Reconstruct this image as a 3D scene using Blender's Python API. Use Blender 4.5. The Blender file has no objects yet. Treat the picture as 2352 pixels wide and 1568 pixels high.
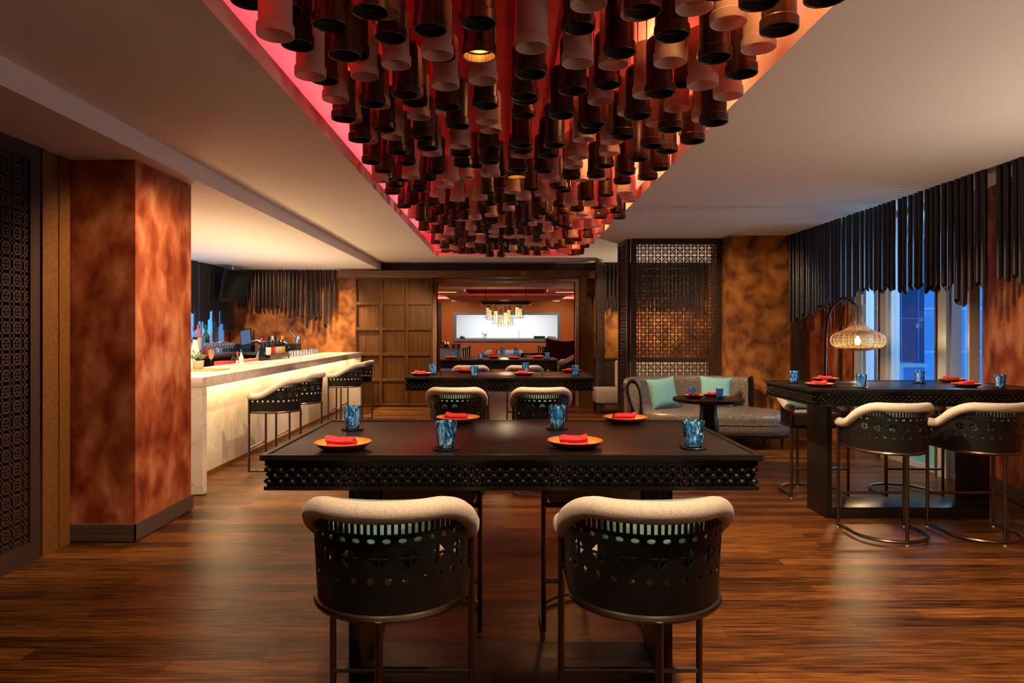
import bpy, bmesh, math, random
from mathutils import Vector, Matrix
random.seed(7)
PI = math.pi
C = bpy.context.scene.collection
SC = bpy.context.scene

# ---------------------------------------------------------------- camera, world, lights, exposure
F, UX, VY, H = 1568.0, 1158.0, 758.0, 1.5          # focal length in px, vanishing point, eye height
cam = bpy.data.cameras.new('camera'); cam.lens = 24; cam.sensor_width = 36; cam.sensor_fit = 'HORIZONTAL'
cam.shift_x = (1176 - UX) / 2352; cam.shift_y = -(784 - VY) / 2352
cam.clip_start = 0.05; cam.clip_end = 400
co = bpy.data.objects.new('camera', cam); C.objects.link(co)
co.location = (0, 0, H); co.rotation_euler = (PI/2, 0, 0); SC.camera = co
SC.view_settings.view_transform = 'Standard'; SC.view_settings.look = 'None'
SC.view_settings.gamma = 1; SC.view_settings.use_curve_mapping = False
SC.view_settings.exposure = 1.0
SC.cycles.use_denoising = True
SC.cycles.max_bounces = 8; SC.cycles.diffuse_bounces = 4; SC.cycles.glossy_bounces = 3
SC.cycles.transmission_bounces = 6; SC.cycles.transparent_max_bounces = 12
SC.cycles.caustics_reflective = False; SC.cycles.caustics_refractive = False
SC.cycles.use_adaptive_sampling = True; SC.cycles.adaptive_threshold = .03
SC.cycles.sample_clamp_indirect = 4.0

world = bpy.data.worlds.new('dusk_sky'); SC.world = world; world.use_nodes = True
nt = world.node_tree; bg = nt.nodes['Background']
tc = nt.nodes.new('ShaderNodeTexCoord'); sx = nt.nodes.new('ShaderNodeSeparateXYZ')
rp = nt.nodes.new('ShaderNodeValToRGB')
nt.links.new(tc.outputs['Generated'], sx.inputs[0]); nt.links.new(sx.outputs['Z'], rp.inputs[0])
rp.color_ramp.elements[0].position = 0.0; rp.color_ramp.elements[0].color = (.12, .45, .95, 1)
rp.color_ramp.elements[1].position = 0.7; rp.color_ramp.elements[1].color = (.06, .22, .65, 1)
nt.links.new(rp.outputs[0], bg.inputs[0]); bg.inputs[1].default_value = 0.75

def aim(o, loc, tgt):
    o.location = loc
    d = Vector(tgt) - Vector(loc)
    o.rotation_euler = d.to_track_quat('-Z', 'Y').to_euler()

def area(name, loc, tgt, sx_, sy_, e, col=(1, .8, .55), spread=180):
    l = bpy.data.lights.new(name, 'AREA'); l.shape = 'RECTANGLE'; l.size = sx_; l.size_y = sy_
    l.energy = e; l.color = col; l.spread = math.radians(spread)
    o = bpy.data.objects.new(name, l); C.objects.link(o); aim(o, loc, tgt); return o

def spot(name, loc, tgt, e, ang=70, blend=.6, col=(1, .72, .42), r=.04):
    l = bpy.data.lights.new(name, 'SPOT'); l.energy = e; l.spot_size = math.radians(ang); l.spot_blend = blend
    l.color = col; l.shadow_soft_size = r
    o = bpy.data.objects.new(name, l); C.objects.link(o); aim(o, loc, tgt); return o

def point(name, loc, e, col=(1, .7, .4), r=.04):
    l = bpy.data.lights.new(name, 'POINT'); l.energy = e; l.color = col; l.shadow_soft_size = r
    o = bpy.data.objects.new(name, l); C.objects.link(o); o.location = loc; return o

WARM = (1, .70, .40)
# red and amber LED strips lying on the ledge of the ceiling recess
area('recess_led', (-1.42, 6.8, 2.975), (-1.50, 6.8, 3.25), 11.0, .03, 56, (1, .30, .27))
area('recess_led', (1.56, 6.8, 2.975), (1.62, 6.8, 3.25), 11.0, .03, 75, (1, .58, .22))
area('recess_led', (.07, 12.65, 2.975), (.07, 12.70, 3.25), 2.6, .03, 20, (1, .34, .30))
for y in (2.6, 4.2, 5.9, 7.6, 9.3, 11.0):
    point('recess_amber', (.95, y, 3.14), 9, (1, .50, .16), .03)
# spot lamps tucked between the hanging tubes, aimed over tables and aisles
for (x, y, tx, ty, tz, e, an) in [
    (-.95, 2.2, -1.7, 3.4, 0, 85, 70), (-1.1, 4.6, -2.62, 5.2, 1.3, 150, 80), (-1.1, 6.0, -1.9, 7.2, 0, 120, 70),
    (-1.1, 9.0, -1.9, 9.6, 0, 110, 70), (-1.1, 11.6, -2.2, 13.4, 1.0, 120, 70),
    (1.2, 2.0, 2.0, 3.3, 0, 300, 75), (1.2, 4.4, 2.6, 5.0, .5, 150, 75), (1.25, 5.6, 3.4, 5.6, 1.0, 150, 60),
    (1.25, 7.6, 2.4, 8.9, .4, 190, 62), (1.25, 8.0, 3.7, 9.7, 1.2, 120, 56), (1.25, 10.6, 1.2, 11.6, 0, 90, 75),
    (-.55, 1.5, -.38, 2.25, .9, 55, 75), (.75, 1.5, .50, 2.3, .9, 85, 75), (-.3, 5.6, -.4, 6.3, .9, 75, 75), (.5, 5.6, .35, 6.3, .9, 75, 75), (.0, 9.3, -.1, 10.2, 1.0, 90, 75)]:
    spot('recess_spot', (x, y, 2.62), (tx, ty, tz), e, an)
# downlights in the soffit over the bar
for y in (5.9, 7.4, 8.9, 10.4, 11.9, 13.0):
    spot('bar_spot', (-3.35, y, 2.69), (-3.2, y, 1.07), 165, 95, .7, (1, .74, .45))
for (x, y, tx, ty, e) in [(-4.6, 12.2, -4.6, 13.7, 70), (-3.4, 12.9, -3.3, 13.75, 55), (-4.9, 11.0, -5.2, 11.2, 60)]:
    spot('bar_spot', (x, y, 2.69), (tx, ty, 1.3), e, 90, .7, WARM)
area('bar_led', (-2.93, 9.85, .965), (-3.06, 9.85, .62), 6.7, .03, 19, (1, .72, .36))
# alcove, private room, kitchen
spot('alcove_spot', (2.2, 12.0, 2.8), (2.2, 13.7, 1.0), 62, 80, .7, WARM)
spot('alcove_spot', (3.4, 11.8, 2.8), (3.4, 13.7, 1.0), 58, 80, .7, WARM)
for y in (15.5, 18, 21):
    spot('private_lamp', (.05, y, 2.46), (.05, y, 0), 60, 130, .8, WARM, .08)
for x in (-1.8, 0, 1.8):
    spot('private_wash', (x, 22.3, 2.38), (x, 24, 1.2), 40, 100, .8, (1, .72, .42))
area('kitchen_lamp', (.1, 25.3, 2.5), (.1, 25.3, 0), 3.6, 1.6, 105, (.92, .95, 1))
area('bar_ceiling_fill', (-3.80, 9.6, .955), (-3.3, 9.6, 3), 4.6, .10, 34, (1, .70, .40), 170)  # added fill hidden behind the bar to lift the soffit and ceiling
area('rear_fill', (.6, -1.6, .9), (.6, -1.2, 3), 5, 1.6, 14, (1, .84, .68), 125)  # added up-facing fill behind the camera, stands for no particular lamp
spot('alcove_ceiling_fill', (3.0, 12.7, .6), (3.0, 12.6, 3), 60, 140, .5, (1, .82, .62))  # added fill, hidden behind the settee, brightens the alcove ceiling
area('right_ceiling_fill', (3.95, 1.8, .95), (3.2, 1.8, 3), 5.6, .12, 26, (1, .86, .72), 140)  # added fill out of view for the right ceiling, no wall fitting
# dusk daylight coming through the window glass
area('window_daylight', (5.9, 7.5, 1.7), (3.5, 7.3, .7), 2.0, 2.0, 60, (.35, .62, 1))
area('window_daylight', (-6.3, 10.2, 1.9), (-4.5, 10.8, 1.3), 1.8, 1.8, 22, (.25, .55, 1))

# ---------------------------------------------------------------- helpers
class MB:
    def __init__(s): s.v = []; s.f = []
    def add(s, vs, fs, M=None):
        o = len(s.v)
        s.v += [tuple(M @ Vector(p)) if M else tuple(p) for p in vs]
        s.f += [tuple(i + o for i in f) for f in fs]
        return s
    def box(s, x0, x1, y0, y1, z0, z1, M=None):
        vs = [(x0,y0,z0),(x1,y0,z0),(x1,y1,z0),(x0,y1,z0),(x0,y0,z1),(x1,y0,z1),(x1,y1,z1),(x0,y1,z1)]
        return s.add(vs, [(3,2,1,0),(4,5,6,7),(0,1,5,4),(1,2,6,5),(2,3,7,6),(3,0,4,7)], M)
    def prism(s, poly, z0, z1, M=None):
        n = len(poly)
        vs = [(x,y,z0) for x,y in poly] + [(x,y,z1) for x,y in poly]
        fs = [tuple(reversed(range(n))), tuple(range(n, 2*n))] + [(i,(i+1)%n,n+(i+1)%n,n+i) for i in range(n)]
        return s.add(vs, fs, M)
    def loft(s, rings, cap=True, closed=True, M=None):
        n = len(rings[0]); vs = [p for r in rings for p in r]; fs = []
        for k in range(len(rings)-1):
            for i in range(n if closed else n-1):
                j = (i+1) % n
                fs.append((k*n+i, k*n+j, (k+1)*n+j, (k+1)*n+i))
        if cap:
            fs.append(tuple(reversed(range(n)))); fs.append(tuple(range((len(rings)-1)*n, len(rings)*n)))
        return s.add(vs, fs, M)
    def lathe(s, prof, n=24, c=(0,0), cap=False, M=None):
        return s.loft([[(c[0]+r*math.cos(2*PI*i/n), c[1]+r*math.sin(2*PI*i/n), z) for i in range(n)] for r,z in prof], cap=cap, M=M)
    def tube(s, path, r, n=10, cap=True, closed=False, M=None):
        P = [Vector(p) for p in path]; m = len(P); rings = []
        T = []
        for i in range(m):
            a = P[(i-1) % m] if (closed or i > 0) else P[i]
            b = P[(i+1) % m] if (closed or i < m-1) else P[i]
            T.append((b-a).normalized())
        up = Vector((0,0,1)) if abs(T[0].z) < .9 else Vector((1,0,0))
        N = (up - T[0]*up.dot(T[0])).normalized()
        for i in range(m):
            N = (N - T[i]*N.dot(T[i])).normalized(); B = T[i].cross(N)
            ri = r[i] if isinstance(r, (list, tuple)) else r
            rings.append([tuple(P[i] + N*(ri*math.cos(2*PI*k/n)) + B*(ri*math.sin(2*PI*k/n))) for k in range(n)])
        if closed: rings.append(rings[0]); cap = False
        return s.loft(rings, cap=cap, M=M)
    def bar(s, a, b, w, d):
        """rectangular bar in the local xz plane, width w across, depth d along y"""
        a = Vector(a); b = Vector(b); t = (b-a).normalized(); nrm = Vector((-t.z, 0, t.x))*(w/2); dy = Vector((0, d/2, 0))
        vs = [a+nrm-dy, a-nrm-dy, a-nrm+dy, a+nrm+dy, b+nrm-dy, b-nrm-dy, b-nrm+dy, b+nrm+dy]
        return s.add(vs, [(0,1,2,3),(7,6,5,4),(0,4,5,1),(1,5,6,2),(2,6,7,3),(3,7,4,0)])
    def build(s, name, mat, parent=None, smooth=False, bevel=0, doubles=0, angle=40, fix=True, solid=0):
        me = bpy.data.meshes.new(name); me.from_pydata(s.v, [], s.f)
        bm = bmesh.new(); bm.from_mesh(me)
        if doubles: bmesh.ops.remove_doubles(bm, verts=bm.verts, dist=doubles)
        if fix: bmesh.ops.recalc_face_normals(bm, faces=bm.faces)
        if solid: bmesh.ops.solidify(bm, geom=bm.faces[:], thickness=solid)
        if bevel:
            ed = [e for e in bm.edges if len(e.link_faces) == 2 and e.calc_face_angle(0) > .5]
            bmesh.ops.bevel(bm, geom=ed, offset=bevel, segments=2, affect='EDGES', profile=.6)
        bm.to_mesh(me); bm.free()
        if smooth or bevel:
            me.polygons.foreach_set('use_smooth', [True]*len(me.polygons))
            try: me.set_sharp_from_angle(angle=math.radians(angle))
            except Exception: pass
        me.materials.append(mat)
        o = bpy.data.objects.new(name, me); C.objects.link(o)
        if parent: o.parent = parent
        return o

def tag(o, label, cat, group=None):
    o['label'] = label; o['category'] = cat
    if group: o['group'] = group
    return o
def thing(name, label, cat, loc=(0,0,0), rz=0, group=None):
    o = bpy.data.objects.new(name, None); C.objects.link(o); o.empty_display_size = .1
    o.location = loc; o.rotation_euler = (0,0,rz); return tag(o, label, cat, group)
def struct(name, mb, mat, **k):
    o = mb.build(name, mat, **k); o['kind'] = 'structure'; return o
def dup(root, loc, rz, label, group=None):
    r = root.copy(); C.objects.link(r); r.location = loc; r.rotation_euler = (0,0,rz); r['label'] = label
    if group: r['group'] = group
    for ch in list(root.children):
        c = ch.copy(); C.objects.link(c); c.parent = r
        for g in list(ch.children):
            d = g.copy(); C.objects.link(d); d.parent = c
    return r
def W(u, v, Y): return ((u-UX)*Y/F, Y, H-(v-VY)*Y/F)
def G(u, v, z=0):
    Y = (H-z)*F/(v-VY); return ((u-UX)*Y/F, Y, z)
ONES = 'zeroth first second third fourth fifth sixth seventh eighth ninth tenth eleventh twelfth thirteenth fourteenth fifteenth sixteenth seventeenth eighteenth nineteenth'.split()
def ordinal(n):
    if n < 20: return ONES[n]
    t, o = divmod(n, 10); names = ['', '', 'twent', 'thirt', 'fort', 'fift', 'sixt', 'sevent']
    return names[t] + ('ieth' if o == 0 else 'y-' + ONES[o])

# ---------------------------------------------------------------- materials
def mat(name, col=(.5,.5,.5), rough=.5, metal=0, spec=.5, emit=None, es=0, trans=0, ior=1.45, alpha=1, sheen=0, coat=0):
    m = bpy.data.materials.new(name); m.use_nodes = True; b = m.node_tree.nodes['Principled BSDF']
    b.inputs['Base Color'].default_value = (*col, 1); b.inputs['Roughness'].default_value = rough
    b.inputs['Metallic'].default_value = metal; b.inputs['Specular IOR Level'].default_value = spec
    b.inputs['Transmission Weight'].default_value = trans; b.inputs['IOR'].default_value = ior
    if sheen: b.inputs['Sheen Weight'].default_value = sheen
    if coat: b.inputs['Coat Weight'].default_value = coat
    if emit: b.inputs['Emission Color'].default_value = (*emit, 1); b.inputs['Emission Strength'].default_value = es
    return m
def nodes(m): return m.node_tree, m.node_tree.nodes['Principled BSDF']
def ramp(t, stops):
    r = t.nodes.new('ShaderNodeValToRGB'); e = r.color_ramp.elements
    e[0].position, e[0].color = stops[0][0], (*stops[0][1], 1); e[1].position, e[1].color = stops[-1][0], (*stops[-1][1], 1)
    for p, c in stops[1:-1]:
        x = e.new(p); x.color = (*c, 1)
    return r
def noisy(name, stops, scale=(1,1,1), ns=5, detail=4, rough=.5, bump=0, dist=0, spec=.5, metal=0, bscale=None, sheen=0, coat=0):
    m = mat(name, rough=rough, spec=spec, metal=metal, sheen=sheen, coat=coat); t, b = nodes(m)
    tc = t.nodes.new('ShaderNodeTexCoord'); mp = t.nodes.new('ShaderNodeMapping'); mp.inputs['Scale'].default_value = scale
    n = t.nodes.new('ShaderNodeTexNoise'); n.inputs['Scale'].default_value = ns; n.inputs['Detail'].default_value = detail
    n.inputs['Distortion'].default_value = dist
    r = ramp(t, stops); L = t.links.new
    L(tc.outputs['Object'], mp.inputs[0]); L(mp.outputs[0], n.inputs['Vector']); L(n.outputs['Fac'], r.inputs[0]); L(r.outputs[0], b.inputs['Base Color'])
    if bump:
        bp = t.nodes.new('ShaderNodeBump'); bp.inputs['Strength'].default_value = bump; bp.inputs['Distance'].default_value = .003
        if bscale:
            n2 = t.nodes.new('ShaderNodeTexNoise'); n2.inputs['Scale'].default_value = bscale; L(tc.outputs['Object'], n2.inputs['Vector']); L(n2.outputs['Fac'], bp.inputs['Height'])
        else: L(n.outputs['Fac'], bp.inputs['Height'])
        L(bp.outputs[0], b.inputs['Normal'])
    return m
M = {}
M['ceiling'] = mat('ceiling_paint', (.80, .72, .63), .9, spec=.1)
M['beam'] = M['ceiling']
M['crimson'] = noisy('crimson_paint', [(.3, (.56, .03, .06)), (.7, (.66, .045, .08))], ns=3, rough=.6)
M['plaster'] = noisy('red_suede_plaster', [(.30, (.13, .018, .005)), (.46, (.27, .056, .018)), (.58, (.39, .113, .045)), (.72, (.50, .20, .105))], scale=(1, 1, .62), ns=6.0, detail=3, rough=.62, dist=.25, spec=.25)
M['ochre'] = noisy('ochre_suede_plaster', [(.30, (.075, .024, .008)), (.46, (.25, .082, .018)), (.6, (.40, .145, .030)), (.75, (.48, .19, .05))], ns=4.6, detail=4, rough=.6, dist=.25, spec=.25)
M['stipple'] = noisy('speckled_orange_wallcovering', [(.35, (.30, .085, .02)), (.65, (.52, .19, .05))], ns=30, detail=3, rough=.7)
def wood(name, stops, along='z', s=1.0, rough=.4, spec=.5, coat=0):
    sc = {'x': (1.2*s, 26*s, 26*s), 'y': (26*s, 1.2*s, 26*s), 'z': (26*s, 26*s, 1.2*s)}[along]
    return noisy(name, stops, scale=sc, ns=1.6, detail=5, rough=rough, spec=spec, dist=.2, coat=coat)
M['oak'] = wood('amber_oak', [(.25, (.052, .019, .003)), (.5, (.098, .037, .006)), (.75, (.14, .057, .008))], rough=.55, spec=.25)
M['oak_x'] = wood('amber_oak_rail', [(.25, (.09, .034, .008)), (.5, (.15, .058, .013)), (.75, (.20, .08, .02))], 'x')
M['darkwood'] = wood('dark_brown_timber', [(.25, (.022, .010, .006)), (.5, (.045, .020, .012)), (.75, (.07, .032, .018))])
M['lattice'] = mat('lattice_timber', (.042, .021, .014), .45)
M['pinkwood'] = wood('light_frame_timber', [(.3, (.26, .13, .075)), (.7, (.38, .20, .12))])
M['skirting'] = wood('skirting_timber', [(.25, (.05, .032, .022)), (.75, (.12, .08, .06))], 'x')
M['black'] = noisy('black_lacquered_wood', [(.3, (.006, .0045, .004)), (.7, (.013, .009, .0075))], scale=(1.5, 30, 30), ns=2, rough=.31, bump=.05, spec=.4)
M['blackplain'] = mat('black_lacquer', (.007, .0055, .005), .28, spec=.42)
M['shell'] = mat('black_powder_coat', (.009, .008, .008), .42, spec=.38)
M['bronze'] = mat('brushed_bronze', (.16, .12, .095), .33, metal=1)
M['linen'] = noisy('cream_linen', [(.3, (.50, .44, .38)), (.7, (.66, .60, .53))], ns=140, detail=3, rough=.9, bump=.4, bscale=260, sheen=.2, spec=.1)
M['grey_linen'] = noisy('oatmeal_linen', [(.3, (.30, .26, .21)), (.7, (.40, .35, .29))], ns=60, rough=.9, bump=.4, bscale=220, spec=.1)
M['teal'] = noisy('teal_cloth', [(.3, (.13, .30, .29)), (.7, (.19, .39, .37))], scale=(1, 1, 9), ns=22, rough=.85, bump=.3, spec=.15, sheen=.2)
M['leather'] = noisy('taupe_metallic_leather', [(.3, (.08, .058, .042)), (.5, (.145, .112, .085)), (.72, (.28, .23, .18))], ns=60, detail=4, rough=.32, bump=.35, spec=.6)
M['napkin'] = noisy('coral_red_napkin', [(.3, (.56, .035, .055)), (.7, (.70, .055, .075))], ns=50, rough=.85, bump=.2, bscale=400, spec=.1)
M['white'] = mat('white_gloss', (.8, .78, .74), .35)
M['porcelain'] = mat('white_ceramic', (.75, .70, .62), .4)
M['steel'] = mat('brushed_steel', (.6, .6, .6), .25, metal=1)
M['chrome'] = mat('chrome', (.8, .8, .8), .08, metal=1)
M['copper'] = mat('copper', (.75, .35, .2), .2, metal=1)
M['blackmat'] = mat('black_plastic', (.008, .008, .009), .4)
M['screen'] = mat('dark_screen_glass', (.006, .007, .008), .12)
M['tablet'] = mat('lit_tablet_screen', (.02, .03, .05), .2, emit=(.25, .38, .62), es=.16)
M['red'] = mat('red_plastic', (.55, .03, .03), .4)
M['orange'] = mat('orange_plastic', (.75, .12, .03), .4)
M['green'] = mat('green_glass', (.01, .10, .04), .1, coat=1)
M['winegl'] = mat('dark_wine_glass', (.006, .010, .008), .08)
M['amber'] = mat('amber_glass', (.07, .02, .008), .1)
M['yellow'] = mat('yellow_paper', (.8, .42, .02), .6)
M['paper'] = mat('cream_paper', (.78, .72, .6), .7)
M['blue_paper'] = mat('blue_paper', (.05, .12, .4), .6)
M['juice'] = mat('orange_drink', (.95, .34, .12), .25, emit=(.9, .25, .06), es=0)
M['traywood'] = wood('pale_tray_wood', [(.3, (.50, .30, .10)), (.7, (.62, .40, .16))], 'y')
M['steelblue'] = mat('blue_grey_paint', (.13, .19, .30), .5)
M['greystone'] = noisy('grey_counter_stone', [(.3, (.12, .10, .08)), (.7, (.2, .17, .14))], ns=12, rough=.5)
M['silver'] = mat('silver_aluminium', (.52, .56, .58), .45, metal=.2)
M['leaf'] = noisy('variegated_leaf', [(.4, (.10, .22, .03)), (.6, (.5, .55, .2))], ns=40, rough=.5)
M['soil'] = mat('soil', (.03, .02, .012), .9)
M['pole'] = wood('dark_pole_wood', [(.25, (.010, .007, .006)), (.75, (.028, .020, .016))], rough=.3)
M['rattan'] = mat('rattan_cane', (.42, .27, .14), .6)
M['bulb'] = mat('glowing_bulb', (1, .8, .5), .4, emit=(1, .74, .38), es=14)
M['rubber'] = mat('pale_glide', (.6, .58, .55), .5)
M['cyan'] = mat('pale_cyan_spandrel', (.16, .55, .72), .35)
M['brick'] = noisy('brick_outside', [(.3, (.30, .20, .16)), (.7, (.5, .36, .3))], scale=(1, 1, 4), ns=6, rough=.8)

# stone with veins
def stone(name, a, b_, vein, rough=.18, sc=2.2):
    m = mat(name, rough=rough, spec=.5); t, b = nodes(m); L = t.links.new
    tc = t.nodes.new('ShaderNodeTexCoord')
    n = t.nodes.new('ShaderNodeTexNoise'); n.inputs['Scale'].default_value = sc; n.inputs['Detail'].default_value = 8; n.inputs['Distortion'].default_value = .7
    r = ramp(t, [(.3, a), (.7, b_)])
    n2 = t.nodes.new('ShaderNodeTexNoise'); n2.inputs['Scale'].default_value = sc*1.6; n2.inputs['Detail'].default_value = 9; n2.inputs['Distortion'].default_value = 1.2
    r2 = ramp(t, [(.485, (0,0,0)), (.5, (1,1,1)), (.515, (0,0,0))])
    mx = t.nodes.new('ShaderNodeMix'); mx.data_type = 'RGBA'
    L(tc.outputs['Object'], n.inputs['Vector']); L(tc.outputs['Object'], n2.inputs['Vector'])
    L(n.outputs['Fac'], r.inputs[0]); L(n2.outputs['Fac'], r2.inputs[0])
    L(r2.outputs[0], mx.inputs['Factor']); L(r.outputs[0], mx.inputs['A']); mx.inputs['B'].default_value = (*vein, 1)
    L(mx.outputs['Result'], b.inputs['Base Color'])
    return m
M['marble'] = stone('cream_marble', (.50, .44, .40), (.68, .62, .57), (.40, .33, .29))
M['onyx'] = stone('honey_onyx', (.52, .42, .30), (.74, .66, .56), (.82, .74, .6), .62, 1.3)

# plank floor, boards running across the room
m = mat('plank_floor', rough=.34, spec=.32); t, b = nodes(m); L = t.links.new
tc = t.nodes.new('ShaderNodeTexCoord')
bk = t.nodes.new('ShaderNodeTexBrick'); bk.inputs['Scale'].default_value = 1; bk.inputs['Brick Width'].default_value = 1.1
bk.inputs['Row Height'].default_value = .115; bk.inputs['Mortar Size'].default_value = .0012; bk.offset = .37
bk.inputs['Color1'].default_value = (0, 0, 0, 1); bk.inputs['Color2'].default_value = (1, 1, 1, 1); bk.inputs['Mortar'].default_value = (.5, .5, .5, 1)
mp = t.nodes.new('ShaderNodeMapping'); mp.inputs['Scale'].default_value = (1.6, 26, 1)
n = t.nodes.new('ShaderNodeTexNoise'); n.inputs['Scale'].default_value = 2.2; n.inputs['Detail'].default_value = 7; n.inputs['Distortion'].default_value = .35; n.inputs['Roughness'].default_value = .62
ma = t.nodes.new('ShaderNodeMath'); ma.operation = 'MULTIPLY_ADD'; ma.inputs[1].default_value = .22
sb = t.nodes.new('ShaderNodeMath'); sb.operation = 'SUBTRACT'; sb.inputs[1].default_value = .11
r = ramp(t, [(.32, (.016, .0048, .0013)), (.45, (.066, .0213, .0042)), (.57, (.128, .0445, .0088)), (.72, (.24, .093, .021))])
L(tc.outputs['Object'], bk.inputs['Vector']); L(tc.outputs['Object'], mp.inputs[0]); L(mp.outputs[0], n.inputs['Vector'])
L(bk.outputs['Color'], ma.inputs[0]); L(n.outputs['Fac'], ma.inputs[2]); L(ma.outputs[0], sb.inputs[0]); L(sb.outputs[0], r.inputs[0])
mx = t.nodes.new('ShaderNodeMix'); mx.data_type = 'RGBA'; mx.inputs['B'].default_value = (.012, .005, .002, 1)
L(bk.outputs['Fac'], mx.inputs['Factor']); L(r.outputs[0], mx.inputs['A']); L(mx.outputs['Result'], b.inputs['Base Color'])
bp = t.nodes.new('ShaderNodeBump'); bp.inputs['Strength'].default_value = .25; bp.inputs['Distance'].default_value = .002
L(n.outputs['Fac'], bp.inputs['Height']); L(bp.outputs[0], b.inputs['Normal'])
M['floor'] = m

# glass: thin clear panes
def pane_mat(name, tint, gl=.07):
    m = bpy.data.materials.new(name); m.use_nodes = True; t = m.node_tree; t.nodes.clear(); L = t.links.new
    o = t.nodes.new('ShaderNodeOutputMaterial'); tr = t.nodes.new('ShaderNodeBsdfTransparent'); tr.inputs[0].default_value = (*tint, 1)
    g = t.nodes.new('ShaderNodeBsdfGlossy'); g.inputs['Roughness'].default_value = .03; mxx = t.nodes.new('ShaderNodeMixShader'); mxx.inputs[0].default_value = gl
    L(tr.outputs[0], mxx.inputs[1]); L(g.outputs[0], mxx.inputs[2]); L(mxx.outputs[0], o.inputs[0]); return m
M['pane'] = pane_mat('window_glass', (.93, .97, 1))
M['clear'] = pane_mat('clear_glassware', (.97, .97, .96), .3)
# blue tumblers: coloured glass body, part clear, part light-scattering, pale streaks painted in as highlights
m = bpy.data.materials.new('blue_tumbler_glass'); m.use_nodes = True; t = m.node_tree; t.nodes.clear(); L = t.links.new
o = t.nodes.new('ShaderNodeOutputMaterial'); tr = t.nodes.new('ShaderNodeBsdfTransparent'); tr.inputs[0].default_value = (.42, .68, .92, 1)
g = t.nodes.new('ShaderNodeBsdfGlossy'); g.inputs['Roughness'].default_value = .06; g.inputs[0].default_value = (.75, .9, 1, 1)
df = t.nodes.new('ShaderNodeBsdfTranslucent'); df.inputs[0].default_value = (.05, .33, .72, 1)
d2 = t.nodes.new('ShaderNodeBsdfDiffuse'); d2.inputs[0].default_value = (.04, .26, .58, 1)
tc = t.nodes.new('ShaderNodeTexCoord'); n = t.nodes.new('ShaderNodeTexNoise'); n.inputs['Scale'].default_value = 55; n.inputs['Distortion'].default_value = 1.5
mp = t.nodes.new('ShaderNodeMapping'); mp.inputs['Scale'].default_value = (1, 1, .45)
r = ramp(t, [(.40, (.06, .06, .06)), (.52, (.18, .18, .18)), (.64, (.62, .62, .62))]); r3 = ramp(t, [(.45, (.04, .26, .54)), (.57, (.18, .47, .76)), (.70, (.60, .80, .92))]); L(n.outputs['Fac'], r3.inputs[0]); L(r3.outputs[0], df.inputs[0]); L(r3.outputs[0], d2.inputs[0])
L(tc.outputs['Object'], mp.inputs[0]); L(mp.outputs[0], n.inputs['Vector']); L(n.outputs['Fac'], r.inputs[0])
a1 = t.nodes.new('ShaderNodeAddShader'); L(df.outputs[0], a1.inputs[0]); L(d2.outputs[0], a1.inputs[1])
m1 = t.nodes.new('ShaderNodeMixShader'); L(r.outputs[0], m1.inputs[0]); L(tr.outputs[0], m1.inputs[1]); L(a1.outputs[0], m1.inputs[2])
lw = t.nodes.new('ShaderNodeLayerWeight'); lw.inputs[0].default_value = .25
m2 = t.nodes.new('ShaderNodeMixShader'); L(lw.outputs['Fresnel'], m2.inputs[0]); L(m1.outputs[0], m2.inputs[1]); L(g.outputs[0], m2.inputs[2])
L(m2.outputs[0], o.inputs[0]); M['blueglass'] = m
# hanging tubes
M['bamboo'] = wood('dark_stained_bamboo', [(.25, (.010, .005, .003)), (.5, (.035, .017, .008)), (.75, (.085, .042, .018))], s=1.6, rough=.36)
m = mat('frosted_tube_glass', (.66, .50, .42), .45); t, b = nodes(m); L = t.links.new
tl = t.nodes.new('ShaderNodeBsdfTranslucent'); tl.inputs[0].default_value = (.72, .50, .42, 1)
ms = t.nodes.new('ShaderNodeMixShader'); ms.inputs[0].default_value = .5
L(b.outputs[0], ms.inputs[1]); L(tl.outputs[0], ms.inputs[2]); L(ms.outputs[0], t.nodes['Material Output'].inputs[0]); M['frost'] = m
m = mat('lantern_paper', (.9, .75, .5), .7, emit=(1, .72, .34), es=.5); M['lantern'] = m
# plate glaze: cream well, orange rim
m = mat('orange_glazed_plate', rough=.22, spec=.5); t, b = nodes(m); L = t.links.new
tc = t.nodes.new('ShaderNodeTexCoord'); sp = t.nodes.new('ShaderNodeSeparateXYZ'); cb = t.nodes.new('ShaderNodeCombineXYZ'); ln = t.nodes.new('ShaderNodeVectorMath'); ln.operation = 'LENGTH'
r = ramp(t, [(.066, (.72, .50, .25)), (.092, (.72, .27, .045)), (.104, (.62, .17, .02))]); ge = t.nodes.new('ShaderNodeNewGeometry'); sg = t.nodes.new('ShaderNodeSeparateXYZ')
mx = t.nodes.new('ShaderNodeMix'); mx.data_type = 'RGBA'; mx.inputs['A'].default_value = (.30, .075, .012, 1)
gt = t.nodes.new('ShaderNodeMath'); gt.operation = 'GREATER_THAN'; gt.inputs[1].default_value = .05
L(tc.outputs['Object'], sp.inputs[0]); L(sp.outputs[0], cb.inputs[0]); L(sp.outputs[1], cb.inputs[1]); L(cb.outputs[0], ln.inputs[0]); L(ln.outputs['Value'], r.inputs[0])
L(ge.outputs['Normal'], sg.inputs[0]); L(sg.outputs[2], gt.inputs[0]); L(gt.outputs[0], mx.inputs['Factor']); L(r.outputs[0], mx.inputs['B']); L(mx.outputs['Result'], b.inputs['Base Color'])
M['plate'] = m
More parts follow.
